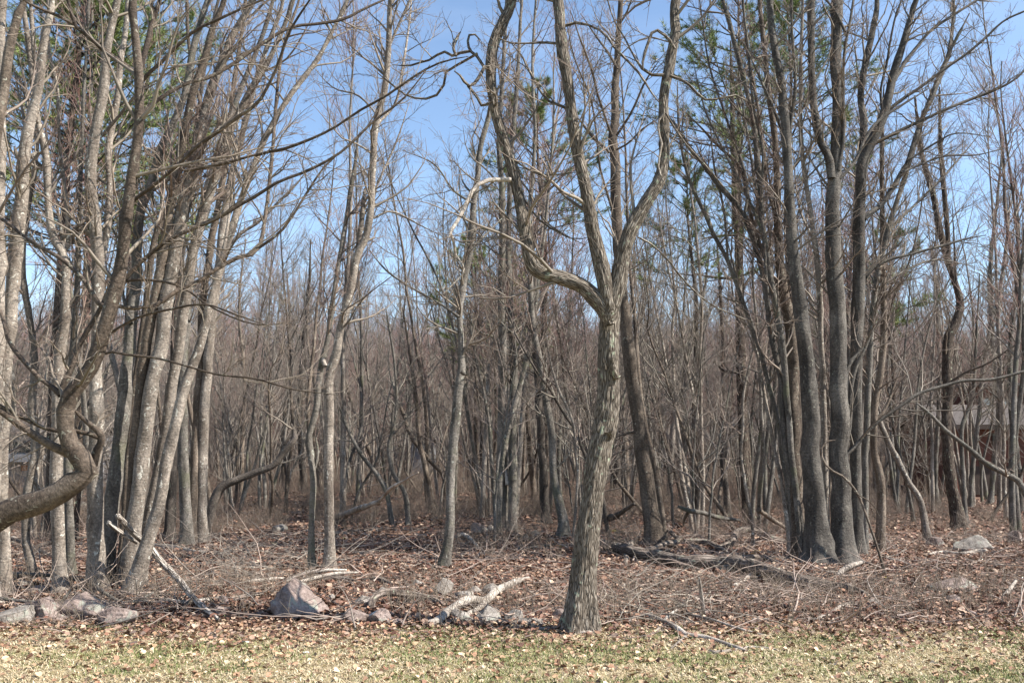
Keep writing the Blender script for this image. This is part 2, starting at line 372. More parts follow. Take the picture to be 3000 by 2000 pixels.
M['glass'] = flat('window_glass', (.03, .035, .04), .08, 2, .1)
M['paper'] = flat('white_paper', (.82, .82, .80), .6, 9, .04)
M['wood'] = flat('fresh_split_wood', (.62, .36, .16), .7, 20, .3)

# ------------------------------------------------------------------ ground sheet
ys = np.concatenate([np.arange(-6, 6, .5), np.arange(6, 16, .09), 16*np.exp(np.arange(1, 150)*.012), [110, 130, 160, 210, 290, 420, 700]])
us = np.linspace(-1, 1, 241)
Y, U = np.meshgrid(ys, us, indexing='ij'); X = U*(6+np.abs(Y)*.85+np.where(Y > 100, Y, 0))
Z = terrain(X, Y); lawn = 1/(1+np.exp((Y-lawn_edge(X))/.10)); 
g = MB(); i = np.arange(len(ys)-1)[:, None]*241; j = np.arange(240)[None, :]
g.add(np.stack([X, Y, Z], -1), quads=np.stack([i+j, i+j+1, i+242+j, i+241+j], -1).reshape(-1, 4), tip=lawn)
tag(g.obj('ground', M['ground']), kind='structure')

# ------------------------------------------------------------------ hand-traced trees
NT = []                                  # footprints of the traced trees
def tree(label, bark, base, stems, limbs=(), twig=1.0, lowz=2.0, lean=0., group=None, name='bare_tree', cat='tree', tm='twig', ext=None, sides=None, Y=None, up=.10, fine=True):
    """base=(px,py) where it meets the ground. stems/limbs: lists of (px,py,r[px]). lean: metres of depth per metre of height"""
    Y0 = Y if Y else gY(*base)
    b0 = P(base[0], base[1], Y0); b0[2] = float(terrain(b0[0], b0[1]))
    NT.append((b0[0], b0[1]))
    root = empty(name, tuple(b0), label, cat, group)
    allp = []; rows = []
    for si, st in enumerate(list(stems)+list(limbs)):
        stem = si < len(stems); k = (rng.random()-.5)*(.16 if stem else .9); dl = 0; prev = None; pp = []; rr = []
        st = [tuple(q) for q in st]
        opt = {}
        bm_ = bark
        if isinstance(st[-1][0], str): bm_ = st[-1][0]; st = st[:-1]
        for q in st:
            w0 = P(q[0], q[1], Y0)
            if prev is not None: dl += np.linalg.norm(w0-prev)
            prev = w0
            Yq = Y0+lean*max(0, w0[2])+k*dl*(1 if not stem else 1)
            pp.append(P(q[0], q[1], Yq)); rr.append(q[2]*scl(q[0], q[1], Yq))
        grounded = stem and abs(st[0][0]-base[0]) < 80 and abs(st[0][1]-base[1]) < 90
        if grounded: pp[0][2] = float(terrain(pp[0][0], pp[0][1]))-.06
        pp = np.array(pp); rr = np.array(rr)
        if not stem: rr *= np.interp([q_[2] for q_ in st], [3, 9, 14], [.72, .8, 1.])
        q = st[-1]; e = 0
        if q[1] <= 10 or q[0] < -5 or q[0] > 3005:
            e = (3.2 if stem else 1.4)*min(1.3, rr[-1]/.04+.25) if ext is None else ext
        elif not stem or q[2] > 5: e = .0
        if e > 0:
            d = unit(pp[-1]-pp[-2]); dd = d
            for a_ in (1, 2, 3):
                dd = unit(dd+np.array([rng.normal()*.12, rng.normal()*.12, .10])); pp = np.vstack([pp, pp[-1]+dd*e/3]); rr = np.append(rr, rr[-1]*.72)
        else:
            rr[-1] *= .45
        L = np.linalg.norm(np.diff(pp, axis=0), axis=1).sum()
        big = rr.max() > .05
        s_n = sides or (int(np.clip(rr.max()*110, 9, 20)) if big else 7)
        nS = int(np.clip(L/(.14 if big else .12), 10, 90 if not sides else 420))
        a, r_, L = spline(pp, rr, nS)
        wob = .20*r_[:, None]*np.stack([noise3(np.linspace(0, L*2.2, nS)+si*7, k*9, 1+j_) for j_ in range(3)], 1)*(1.2 if big else 2.5)
        a = a+wob
        fur = 0.
        if bm_ == 'oak' and rr.max() > .045:
            s_n = 84 if rr.max() > .09 else 56; a, r_, L = spline(pp, rr, int(L/.028)); fur = .011 if rr.max() > .09 else .008
            a = a+.12*r_[:, None]*np.stack([noise3(np.linspace(0, L*2.2, len(a))+si*7, k*9, 1+j_) for j_ in range(3)], 1)
        mb = MB(); tubes(mb, a, r_, s_n, rough=.10 if big else .08, flare=rr[0]*(2.0 if bm_ == 'oak' else 1) if grounded else False, furrow=fur, knots=int(L*3.5) if big and bm_ != 'oak' else 0)
        nm = 'trunk' if stem else 'limb'
        mb.obj(nm, M[bm_], root, b0)
        a48, r48, L = spline(pp, rr, 40); rows.append((a48, r48, L, stem))
    if twig > 0:
        pts = np.stack([r[0] for r in rows]); rad = np.stack([r[1] for r in rows]); Ls = np.array([r[2] for r in rows])
        mb = MB(); cnt = np.maximum(1, (Ls*np.array([3.2 if r[3] else 5.0 for r in rows])*twig)).astype(int)
        lf = (.18, .34)
        # branches off stems are sized in metres: use virtual row length
        L1 = []; R1 = []
        for n_ in range(len(rows)):
            st_ = rows[n_][3]
            want = (.7, 2.0) if st_ else (.35, 1.1)
            zt = rows[n_][0][:, 2]
            okt = np.argmax(zt > lowz)/39 if (zt > lowz).any() else 1.
            if okt >= .98: continue
            c_ = int(cnt[n_]*(1-okt))
            if c_ < 1: continue
            p_, q_ = sprout(pts[n_:n_+1], rad[n_:n_+1], np.array([c_]), max(okt, .08 if not st_ else .05), 1., (want[0]/Ls[n_], want[1]/Ls[n_]), (.5, 1.15), .5, .02 if st_ else .011, .0022, 7, .17, up)
            L1.append(p_); R1.append(q_)
        if L1:
            a1 = np.concatenate(L1); r1 = np.concatenate(R1)
            tubes(mb, a1, r1, 4, tip0=0, tip1=.5)
            k1 = infrust(a1[:, 3]); a1 = a1[k1]; r1 = r1[k1]
            a2, r2 = sprout(a1, r1, rng.integers(5, 9, len(a1)), .12, 1, (.28, .6), (.4, .95), .65, .008, .0018, 3, .2, up*.8)
            tubes(mb, a2, r2, 3, tip0=.1, tip1=.8)
            if fine:
                k2 = infrust(a2[:, 1], 1.03); a2 = a2[k2]; r2 = r2[k2]
                a3, r3 = sprout(a2, r2, rng.integers(2, 5, len(a2)), .2, 1, (.28, .6), (.4, .95), .7, .004, .0014, 1, .2, up)
                tubes(mb, a3, r3, 3, tip0=.4, tip1=1)
            o = mb.obj('twigs', M[tm], root, b0); o['kind'] = 'stuff'
    return root

exec_trees = []
G_L = 'pale slanting trunks of the left clump'
# --- 1. the near tree with the crook that enters from the left edge
tree('nearest curved tree entering low from the left edge with a sharp elbow in its trunk', 'umber', (-230, 1880),
     [[(-250, 1900, 50), (-150, 1640, 44), (0, 1510, 38), (80, 1488, 37), (150, 1462, 35), (205, 1420, 33), (252, 1386, 29), (262, 1368, 25), (240, 1344, 27), (212, 1312, 26), (196, 1260, 23), (190, 1200, 23), (208, 1150, 23), (250, 1098, 22), (284, 1038, 22), (319, 925, 22), (357, 765, 19), (383, 542, 15), (407, 380, 13), (408, 217, 13), (396, 100, 11), (389, 0, 10)]],
     [[(240, 1345, 12), (185, 1325, 14), (134, 1293, 13), (77, 1255, 12), (32, 1223, 12), (-10, 1195, 11)],
      [(274, 1366, 13), (283, 1325, 13), (300, 1290, 12), (285, 1262, 11), (255, 1238, 9), (213, 1197, 8)],
      [(298, 1287, 9), (262, 1272, 8), (215, 1262, 8), (153, 1261, 8), (90, 1235, 7), (50, 1215, 7), (-10, 1180, 6)],
      [(180, 1160, 12), (150, 1133, 9), (115, 1108, 8), (64, 1051, 8), (25, 1000, 8), (8, 930, 7), (-10, 890, 6)],
      [(176, 1160, 12), (195, 1110, 11), (215, 1070, 10), (233, 1010, 9), (300, 890, 8), (330, 800, 6)],
      [(316, 905, 9), (290, 892, 9), (242, 816, 8), (179, 759, 8), (89, 708, 8), (30, 660, 7), (-10, 630, 6)],
      [(408, 225, 10), (365, 190, 9), (312, 153, 9), (265, 110, 8), (217, 72, 8), (206, 30, 7), (198, 0, 6)],
      [(217, 72, 6), (160, 40, 6), (102, 22, 6), (80, 5, 5)],
      [(408, 217, 11), (428, 140, 10), (446, 64, 9), (466, 0, 8)],
      [(412, 243, 8), (440, 212, 7), (472, 185, 7), (520, 135, 7), (574, 89, 6), (640, 58, 6), (700, 30, 5), (760, 5, 5)],
      [(408, 344, 8), (446, 306, 8), (500, 270, 7), (555, 242, 7), (610, 228, 7), (680, 190, 7), (750, 140, 7), (846, 83, 6), (935, 70, 6), (1005, 57, 6), (1060, 30, 5), (1125, 0, 4)],
      [(383, 593, 8), (420, 565, 8), (459, 536, 7), (529, 478, 7), (574, 434, 7), (638, 389, 7), (700, 340, 7), (750, 306, 7), (790, 240, 6), (815, 185, 6), (850, 90, 5), (905, 5, 4)],
      [(357, 835, 9), (380, 800, 9), (408, 772, 8), (485, 708, 8), (561, 670, 8), (638, 638, 8), (702, 600, 7), (750, 574, 7), (820, 530, 6), (900, 500, 6), (1000, 445, 5), (1094, 357, 5), (1180, 290, 4), (1260, 190, 3)],
      [(450, 897, 7), (480, 880, 9), (510, 855, 9), (574, 829, 8), (638, 784, 8), (700, 750, 8), (757, 727, 8), (782, 600, 7), (795, 478, 7), (814, 255, 6), (833, 128, 6), (877, 0, 5)],
      [(330, 890, 8), (390, 900, 8), (466, 893, 7)],
      [(757, 727, 6), (830, 670, 5), (903, 560, 5), (960, 480, 4), (1060, 390, 4), (1120, 300, 3)],
      [(750, 453, 6), (800, 440, 6), (846, 430, 6), (960, 383, 5), (1050, 325, 5), (1133, 281, 5), (1235, 210, 4), (1300, 180, 4), (1372, 166, 3)],
      [(540, 500, 6), (650, 480, 7), (750, 453, 7)],
      [(285, 1040, 7), (320, 1030, 5), (370, 1038, 5), (446, 1045, 5), (523, 1064, 4), (638, 1096, 4), (750, 1108, 4), (860, 1140, 3), (990, 1157, 2)],
      [(305, 985, 6), (400, 930, 5), (500, 905, 5), (600, 890, 4), (690, 920, 4), (800, 960, 3)],
      [(345, 830, 6), (420, 820, 6), (530, 840, 5), (620, 900, 4), (740, 950, 3), (850, 945, 2)]],
     twig=.72, lowz=1.8, Y=8.2, lean=.03, up=.05)
# --- 2. left pale trees
tree('tall pale trunk with bulging knots just behind the elbow of the near curved tree', 'pale', (281, 1727),
     [[(281, 1730, 25), (281, 1574, 23), (281, 1446, 22), (284, 1300, 20), (284, 1191, 20), (281, 1096, 18), (287, 829, 17), (282, 670, 17), (265, 542, 16), (274, 434, 16), (300, 287, 14), (312, 160, 12), (344, 0, 10)],
      [(296, 760, 10), (315, 660, 10), (322, 560, 9), (322, 440, 10), (335, 350, 10), (350, 240, 9), (360, 160, 8), (376, 0, 7)]],
     [[(300, 745, 9), (319, 670, 8), (335, 610, 7)], [(272, 690, 9), (235, 670, 9), (215, 690, 8), (210, 720, 6)], [(300, 400, 7), (340, 350, 6), (400, 280, 5), (470, 240, 3)]], twig=.9, lowz=3)
tree('slim pale trunk with dark saddle scars, immediately left of the tall knotty pale trunk', 'pale', (179, 1733),
     [[(179, 1735, 21), (172, 1574, 18), (166, 1400, 19), (168, 1330, 18), (172, 1128, 16), (179, 1000, 15), (191, 925, 13), (191, 765, 11), (166, 714, 11), (147, 638, 11), (137, 510, 10), (128, 415, 10), (108, 332, 9), (96, 223, 8), (83, 128, 8), (64, 0, 7)],
      [(182, 745, 7), (200, 700, 6), (195, 606, 6), (179, 446, 5), (166, 255, 5), (143, 128, 5), (140, 0, 5)]],
     [[(137, 500, 7), (100, 470, 6), (85, 455, 9)], [(180, 700, 6), (230, 660, 7), (260, 630, 7)]], twig=.9, lowz=3)
tree('slender pale tree with a kinked stem, second from the left edge of the picture', 'pale', (110, 1702),
     [[(110, 1705, 14), (90, 1640, 12), (77, 1574, 11), (80, 1460, 12), (90, 1390, 12), (105, 1319, 12), (100, 1240, 12), (92, 1191, 11), (102, 1096, 10), (96, 1000, 10), (82, 900, 9), (68, 829, 9), (72, 700, 8), (90, 560, 7), (110, 420, 6), (100, 200, 5), (92, 0, 5)]],
     [[(92, 1395, 7), (112, 1430, 6), (118, 1470, 5)]], twig=.8, lowz=2.8)
tree('pale mottled trunk leaning right with a broken white stub high up, near the left edge', 'pale', (15, 1746),
     [[(12, 1750, 22), (10, 1574, 18), (6, 1383, 17), (13, 1191, 17), (22, 1000, 17), (32, 893, 18), (51, 702, 19), (64, 574, 18), (77, 415, 16), (108, 287, 13), (128, 128, 11), (153, 0, 9)]],
     [[(80, 460, 9), (96, 452, 8), (108, 444, 7)], [(75, 500, 10), (50, 455, 9), (42, 430, 6)], [(110, 330, 7), (85, 300, 6), (60, 240, 5), (20, 180, 4)]], twig=.9, lowz=3)
tree('greenish white trunk cut off by the left edge of the picture', 'pale', (-30, 1770),
     [[(-30, 1775, 26), (-22, 1500, 22), (-10, 1200, 20), (-4, 900, 18), (0, 600, 16), (2, 300, 14), (6, 0, 12)]], twig=.7, lowz=3)
tree('short dark leaning trunk at the top left corner', 'tan', (-60, 1800),
     [[(-70, 1800, 26), (-60, 1200, 22), (-30, 600, 18), (0, 330, 15), (20, 200, 15), (45, 80, 13), (70, 10, 9), (110, -40, 6)]], twig=.8, lowz=3, Y=9.5)
tree('dark shaded trunk tucked behind the slim scarred pale trunk', 'slate', (204, 1714),
     [[(206, 1716, 14), (204, 1542, 13), (200, 1383, 12), (208, 1100, 10), (225, 860, 8), (232, 700, 7), (240, 400, 5), (262, 0, 4)]], twig=.7, lowz=3, Y=13.4)
# --- 3. the slanting clump
tree('leftmost and darkest of the slanting trunks in the left clump', 'slate', (315, 1712),
     [[(312, 1712, 22), (322, 1540, 22), (338, 1400, 21), (357, 1255, 20), (374, 1064, 18), (383, 957, 17), (400, 820, 15), (410, 640, 13), (440, 542, 12), (472, 446, 12), (504, 370, 11), (542, 274, 10), (561, 159, 10), (590, 64, 9), (612, 0, 8)]], 
     [[(440, 545, 7), (452, 610, 5)], [(385, 950, 8), (360, 850, 6), (350, 700, 5), (352, 560, 4)]], twig=1.0, lowz=4, group=G_L)
tree('mossy thinner slanting trunk between the dark and the broad white-lit ones, left clump', 'tan', (357, 1716),
     [[(357, 1718, 19), (381, 1542, 16), (395, 1319, 15), (413, 1128, 14), (427, 1000, 15), (440, 944, 15), (470, 790, 14), (491, 670, 13), (504, 574, 13), (536, 415, 12), (561, 287, 11), (593, 191, 10), (625, 77, 9), (657, 0, 8)]],
     [[(470, 780, 7), (500, 650, 6), (510, 560, 5), (470, 450, 4)]], twig=1.0, lowz=4, group=G_L)
tree('broadest white-lit slanting trunk in the middle of the left clump', 'pale', (372, 1722),
     [[(368, 1724, 24), (395, 1542, 22), (421, 1319, 21), (440, 1159, 20), (466, 1038, 20), (476, 969, 20), (497, 829, 19), (523, 702, 19), (542, 574, 17), (561, 510, 16), (580, 415, 14), (606, 306, 13), (638, 210, 12), (676, 115, 10), (727, 32, 9), (745, 0, 8)]],
     [[(562, 505, 10), (590, 450, 7), (620, 400, 6), (700, 320, 5), (800, 290, 4)], [(520, 700, 7), (560, 600, 6), (600, 400, 5), (640, 300, 4)]], twig=1.1, lowz=4, group=G_L)
tree('slanting trunk with curled bark right of the broad white-lit one, in the left clump', 'pale', (405, 1712),
     [[(405, 1715, 18), (437, 1510, 17), (478, 1319, 16), (504, 1128, 16), (526, 1000, 15), (542, 893, 14), (561, 765, 14), (593, 638, 14), (628, 529, 12), (663, 415, 11), (700, 330, 10), (740, 255, 9), (800, 150, 7), (860, 0, 6)]],
     [[(630, 530, 9), (665, 480, 7), (750, 453, 6)], [(600, 620, 6), (630, 500, 6), (650, 380, 5), (655, 250, 4)]], twig=1.1, lowz=4, group=G_L)
tree('front slanting stem with its flared foot right of the others in the left clump', 'pale', (376, 1750),
     [[(372, 1752, 24), (396, 1700, 22), (418, 1640, 21), (442, 1560, 19), (466, 1478, 18), (497, 1319, 17), (536, 1159, 15), (568, 1064, 14), (593, 980, 13), (625, 861, 12), (660, 740, 11), (690, 640, 10), (730, 520, 9), (790, 380, 8), (850, 280, 7), (930, 170, 6), (990, 60, 5), (1020, 0, 4)]],
     [[(650, 760, 7), (670, 640, 6), (690, 480, 5), (700, 300, 4)]], twig=1.1, lowz=4, group=G_L)
tree('slimmest stem of the left clump, between its dark and broad trunks, bending right at top', 'tan', (345, 1722),
     [[(345, 1725, 12), (362, 1560, 10), (372, 1400, 10), (385, 1250, 9), (405, 1050, 9), (432, 860, 8), (455, 700, 8), (520, 560, 7), (560, 480, 6), (590, 330, 5), (560, 200, 5), (548, 0, 4)]], twig=.9, lowz=4, group=G_L, Y=13.3)
tree('grey trunk, leftmost and lowest-footed of the trio right of the left clump', 'slate', (548, 1598),
     [[(548, 1602, 19), (545, 1500, 17), (540, 1383, 16), (536, 1255, 15), (533, 1096, 14), (545, 950, 13), (560, 800, 12), (590, 620, 10), (640, 450, 9), (700, 280, 8), (770, 100, 6), (800, 0, 5)]], twig=1.1, lowz=3.5)
tree('middle trunk of the trio right of the left clump, straight and tan', 'tan', (563, 1596),
     [[(565, 1600, 13), (566, 1480, 12), (570, 1383, 12), (580, 1191, 12), (587, 1064, 12), (596, 893, 11), (615, 740, 10), (640, 600, 9), (670, 430, 8), (685, 250, 6), (720, 0, 5)]],
     [[(568, 1400, 6), (560, 1360, 6), (551, 1338, 5)]], twig=1.1, lowz=3.5)
tree('right trunk of the trio beside the left clump, thick at the foot with flaking bark', 'pale', (588, 1592),
     [[(587, 1595, 20), (590, 1500, 17), (593, 1383, 16), (599, 1191, 15), (612, 1032, 13), (625, 925, 12), (644, 765, 12), (657, 638, 11), (680, 500, 9), (720, 360, 8), (760, 200, 7), (820, 40, 5), (830, 0, 5)]],
     [[(645, 765, 8), (700, 690, 7), (760, 650, 6), (850, 560, 5), (900, 500, 4)]], twig=1.2, lowz=3.5)
tree('dark straight trunk half hidden behind the left clump', 'dark', (497, 1588),
     [[(497, 1590, 16), (504, 1400, 14), (508, 1200, 12), (512, 1000, 10), (530, 780, 9), (560, 500, 7), (600, 200, 5), (640, 0, 4)]], twig=1, lowz=3.5)
tree('dark dead stem lying half over, curving up to the right from the left clump', 'dark', (600, 1480),
     [[(596, 1485, 14), (640, 1440, 13), (690, 1408, 11), (750, 1385, 10), (801, 1363, 9), (825, 1335, 9), (845, 1308, 9), (865, 1287, 9), (862, 1262, 7), (852, 1240, 5)]],
     [[(860, 1290, 5), (880, 1260, 4), (900, 1200, 3), (915, 1140, 3)]], twig=.6, lowz=1.2, Y=19)
# --- 4. pair left of centre
tree('thin wavy grey tree just left of the ringed pale trunk', 'slate', (913, 1663),
     [[(913, 1668, 11), (913, 1542, 9), (918, 1420, 9), (916, 1383, 9), (906, 1300, 10), (903, 1283, 9), (915, 1240, 9), (929, 1180, 9), (941, 1064, 9), (960, 995, 8), (973, 893, 7), (1005, 702, 6), (1024, 574, 6), (1036, 510, 5), (1050, 400, 4)]],
     [[(915, 1400, 5), (930, 1330, 6), (925, 1280, 5)]], twig=1.1, lowz=3)
tree('straight pale trunk with dark ring scars and a white snapped stub, left of centre', 'pale', (965, 1668),
     [[(965, 1672, 18), (964, 1542, 15), (964, 1383, 14), (964, 1191, 14), (966, 1096, 14), (984, 1032, 13), (999, 957, 12), (1024, 861, 12), (1043, 759, 12), (1075, 689, 10), (1088, 606, 10), (1091, 510, 10), (1098, 383, 10), (1126, 255, 9), (1139, 128, 8), (1145, 0, 7)],
      [(1043, 757, 8), (1058, 660, 8), (1066, 590, 7), (1070, 552, 6)]],
     [[(952, 1075, 8), (946, 1060, 9), (948, 1040, 8), ('dead',)], [(1100, 370, 6), (1160, 300, 5), (1180, 200, 5), (1200, 60, 4), (1205, 0, 3)], [(1139, 140, 6), (1170, 70, 5), (1200, 0, 5)],
      [(1095, 640, 5), (1150, 620, 4), (1230, 660, 3), (1290, 690, 2)], [(1080, 680, 5), (1100, 560, 4), (1160, 420, 4), (1200, 300, 3)], [(1110, 340, 4), (1050, 280, 4), (980, 260, 3), (920, 200, 2)]], twig=1.2, lowz=3.2)
# --- 5. smooth grey one left of the forked tree
tree('smooth grey right-leaning trunk with an open knothole, between ringed trunk and forked tree', 'slate', (1296, 1660),
     [[(1300, 1668, 18), (1308, 1610, 15), (1318, 1542, 14), (1318, 1446, 13), (1324, 1357, 13), (1337, 1223, 14), (1350, 1100, 13), (1353, 1083, 13), (1350, 1040, 10), (1351, 1000, 9), (1346, 925, 9), (1359, 829, 10), (1378, 733, 10), (1388, 606, 9), (1400, 523, 8), (1407, 434, 8), (1432, 338, 7), (1440, 240, 5)]],
     [[(1385, 720, 6), (1420, 690, 5), (1470, 640, 4)], [(1345, 930, 6), (1290, 890, 5), (1200, 840, 4), (1130, 790, 4), (1080, 730, 3)], [(1355, 1085, 9), (1362, 1092, 8), (1366, 1096, 7)],
      [(1390, 600, 5), (1330, 560, 4), (1270, 480, 3), (1180, 440, 3)]], twig=1.2, lowz=2.6)
tree('taller of the close pair of dark trunks at the middle, the left one', 'slate', (1473, 1552),
     [[(1473, 1556, 17), (1472, 1400, 14), (1471, 1255, 14), (1472, 1130, 13), (1471, 1000, 12), (1470, 850, 11), (1471, 765, 10), (1470, 574, 9), (1462, 420, 7), (1470, 250, 6), (1485, 0, 5)]],
     [[(1471, 1010, 5), (1440, 985, 5), (1400, 970, 4), (1350, 900, 3)]], twig=1.4, lowz=2.6)
tree('right one of the close pair of dark trunks at the middle, with a torn scar', 'slate', (1498, 1556),
     [[(1498, 1560, 14), (1502, 1480, 13), (1503, 1300, 12), (1504, 1100, 12), (1500, 950, 10), (1492, 800, 9), (1490, 650, 8), (1498, 450, 7), (1515, 250, 6), (1525, 60, 4), (1528, 0, 4)]],
     [[(1484, 1420, 7), (1482, 1390, 7), (1480, 1370, 4), ('dead',)]], twig=1.4, lowz=2.6)
tree('thin leaning pole just left of the close pair of dark trunks', 'slate', (1452, 1545),
     [[(1452, 1548, 6), (1446, 1440, 5), (1439, 1319, 5), (1426, 1191, 5), (1405, 1100, 4), (1388, 1013, 4), (1370, 880, 3)]], twig=1.2, lowz=2.2)
tree('smooth grey trunk with a hooked foot, sweeping up left, left of the forked tree', 'slate', (1648, 1575),
     [[(1650, 1580, 18), (1650, 1530, 15), (1642, 1490, 13), (1630, 1440, 12), (1621, 1383, 11), (1619, 1287, 11), (1605, 1191, 10), (1589, 1108, 10), (1570, 1000, 9), (1562, 957, 9), (1554, 829, 8), (1548, 700, 7), (1556, 560, 6), (1568, 400, 5), (1560, 200, 4), (1570, 0, 3)]],
     [[(1620, 1380, 4), (1660, 1340, 3), (1690, 1290, 2)]], twig=1.3, lowz=2.6)
tree('dark rough trunk directly behind the hook-footed grey trunk', 'dark', (1600, 1530),
     [[(1600, 1535, 13), (1592, 1383, 12), (1581, 1223, 11), (1573, 1096, 10), (1560, 950, 9), (1556, 780, 7), (1580, 600, 5), (1600, 450, 3)]], twig=1.3, lowz=2.6, name='bare_tree')
tree('pale whip-thin stem bending left of the forked tree', 'pale', (1675, 1590),
     [[(1675, 1592, 4), (1686, 1500, 4), (1692, 1400, 4), (1686, 1300, 4), (1678, 1240, 4), (1660, 1190, 4), (1640, 1150, 4), (1620, 1090, 3), (1600, 1000, 3)]], twig=.8, lowz=1.8)

# --- 6. the main forked tree
tree('big furrowed tree forking into three main limbs, the nearest tree right of centre', 'oak', (1699, 1829),
     [[(1697, 1836, 42), (1701, 1790, 38), (1706, 1720, 36), (1720, 1574, 35), (1739, 1446, 33), (1760, 1319, 36), (1779, 1223, 34), (1785, 1128, 33), (1784, 1032, 31), (1785, 957, 31), (1786, 905, 32), (1783, 882, 29), (1776, 850, 22), (1768, 815, 20)],
      [(1786, 950, 16), (1778, 920, 23), (1765, 898, 25), (1742, 872, 25), (1704, 838, 23), (1647, 816, 22), (1596, 804, 21), (1564, 782, 21), (1548, 733, 20), (1538, 670, 19), (1526, 606, 18), (1506, 510, 17), (1477, 415, 17), (1452, 319, 16), (1438, 223, 16), (1447, 128, 16), (1477, 57, 16), (1499, 0, 15)],
      [(1785, 935, 16), (1782, 895, 24), (1768, 810, 25), (1755, 753, 23), (1736, 670, 21), (1720, 574, 19), (1698, 478, 18), (1682, 383, 18), (1666, 255, 18), (1643, 115, 17), (1634, 0, 16)],
      [(1786, 940, 16), (1794, 895, 25), (1812, 829, 26), (1825, 753, 24), (1851, 670, 22), (1895, 593, 20), (1932, 530, 19), (1945, 470, 17), (1946, 415, 17), (1944, 287, 15), (1962, 190, 16), (1978, 96, 15), (1981, 0, 15)]],
     [[(1496, 530, 9), (1465, 529, 9), (1439, 529, 9), (1410, 538, 8), (1388, 555, 8), (1362, 606, 8), (1340, 645, 7), (1324, 670, 7), (1314, 695, 7), ('dead',)],
      [(1320, 685, 6), (1330, 715, 5), (1334, 745, 5), (1335, 775, 5), ('dead',)],
      [(1334, 745, 3), (1360, 790, 3), (1330, 830, 3), (1298, 861, 2), ('dead',)],
      [(1440, 215, 8), (1425, 190, 7), (1410, 215, 7), (1395, 240, 7), (1375, 252, 6), (1362, 240, 6), (1350, 222, 5), (1330, 208, 4)],
      [(1372, 252, 6), (1398, 285, 6), (1412, 310, 6), (1430, 302, 6), (1445, 298, 6)],
      [(1436, 200, 7), (1418, 195, 6), (1400, 165, 6), (1378, 145, 6), (1372, 112, 5), (1385, 95, 5), (1408, 118, 4)],
      [(1378, 150, 6), (1350, 155, 6), (1330, 165, 6), (1292, 150, 5), (1270, 172, 5), (1240, 180, 4), (1200, 192, 4), (1150, 190, 3)],
      [(1335, 165, 6), (1328, 140, 6), (1340, 110, 6), (1350, 93, 4)],
      [(1400, 155, 5), (1340, 190, 5), (1310, 205, 5), (1300, 250, 5), (1265, 288, 5), (1200, 285, 4), (1150, 250, 4), (1095, 205, 3)],
      [(1666, 320, 6), (1630, 305, 6), (1596, 287, 5), (1551, 210, 5), (1530, 165, 4), (1500, 130, 4)],
      [(1640, 131, 5), (1600, 127, 5), (1563, 128, 4), (1500, 128, 4), (1460, 110, 3)],
      [(1650, 75, 6), (1685, 65, 6), (1717, 70, 5), (1768, 96, 5), (1800, 140, 5), (1850, 190, 5), (1880, 225, 5), (1900, 260, 4), (1930, 300, 4)],
      [(1975, 145, 7), (1960, 118, 6), (1940, 100, 6), (1915, 88, 6), (1902, 115, 6), (1890, 150, 6), (1882, 185, 5), (1885, 205, 4)],
      [(1948, 220, 7), (1920, 222, 6), (1895, 212, 6), (1880, 198, 6), (1860, 170, 4), (1830, 110, 4), (1800, 60, 3), (1780, 0, 3)],
      [(1962, 223, 7), (1990, 232, 6), (2015, 245, 5), (2040, 270, 5), (2061, 290, 5), (2100, 290, 4), (2160, 280, 4), (2210, 310, 3)],
      [(1945, 335, 5), (1932, 350, 4), (1930, 385, 4), (1940, 420, 4), (1934, 450, 4), (1930, 490, 3), (1944, 530, 3), ('dead',)],
      [(1950, 330, 4), (1975, 370, 4), (2000, 410, 4), (2035, 452, 4), (2080, 500, 4), (2130, 560, 3), (2170, 600, 3)],
      [(1870, 695, 4), (1915, 720, 4), (1959, 765, 4), (2010, 829, 4), (2074, 886, 3), (2138, 918, 3), (2250, 960, 2)],
      [(1795, 1045, 10), (1794, 1062, 11), (1800, 1085, 12), (1808, 1105, 11), (1818, 1100, 6)],
      [(1762, 1236, 5), (1757, 1245, 4), (1750, 1275, 4), (1742, 1310, 3), (1735, 1336, 2), ('dead',)],
      [(1785, 1262, 14), (1788, 1275, 15), (1792, 1285, 7)],
      [(1500, 530, 4), (1560, 620, 4), (1600, 660, 4), (1680, 700, 3), (1740, 690, 2)],
      [(1480, 440, 4), (1520, 480, 4), (1580, 512, 4), (1650, 510, 3), (1690, 505, 2)],
      [(1500, 500, 4), (1550, 560, 4), (1590, 640, 3), (1660, 690, 3), (1720, 720, 2)]],
     twig=.62, lowz=3.0, Y=9.45, name='forked_tree', sides=None, up=.03)
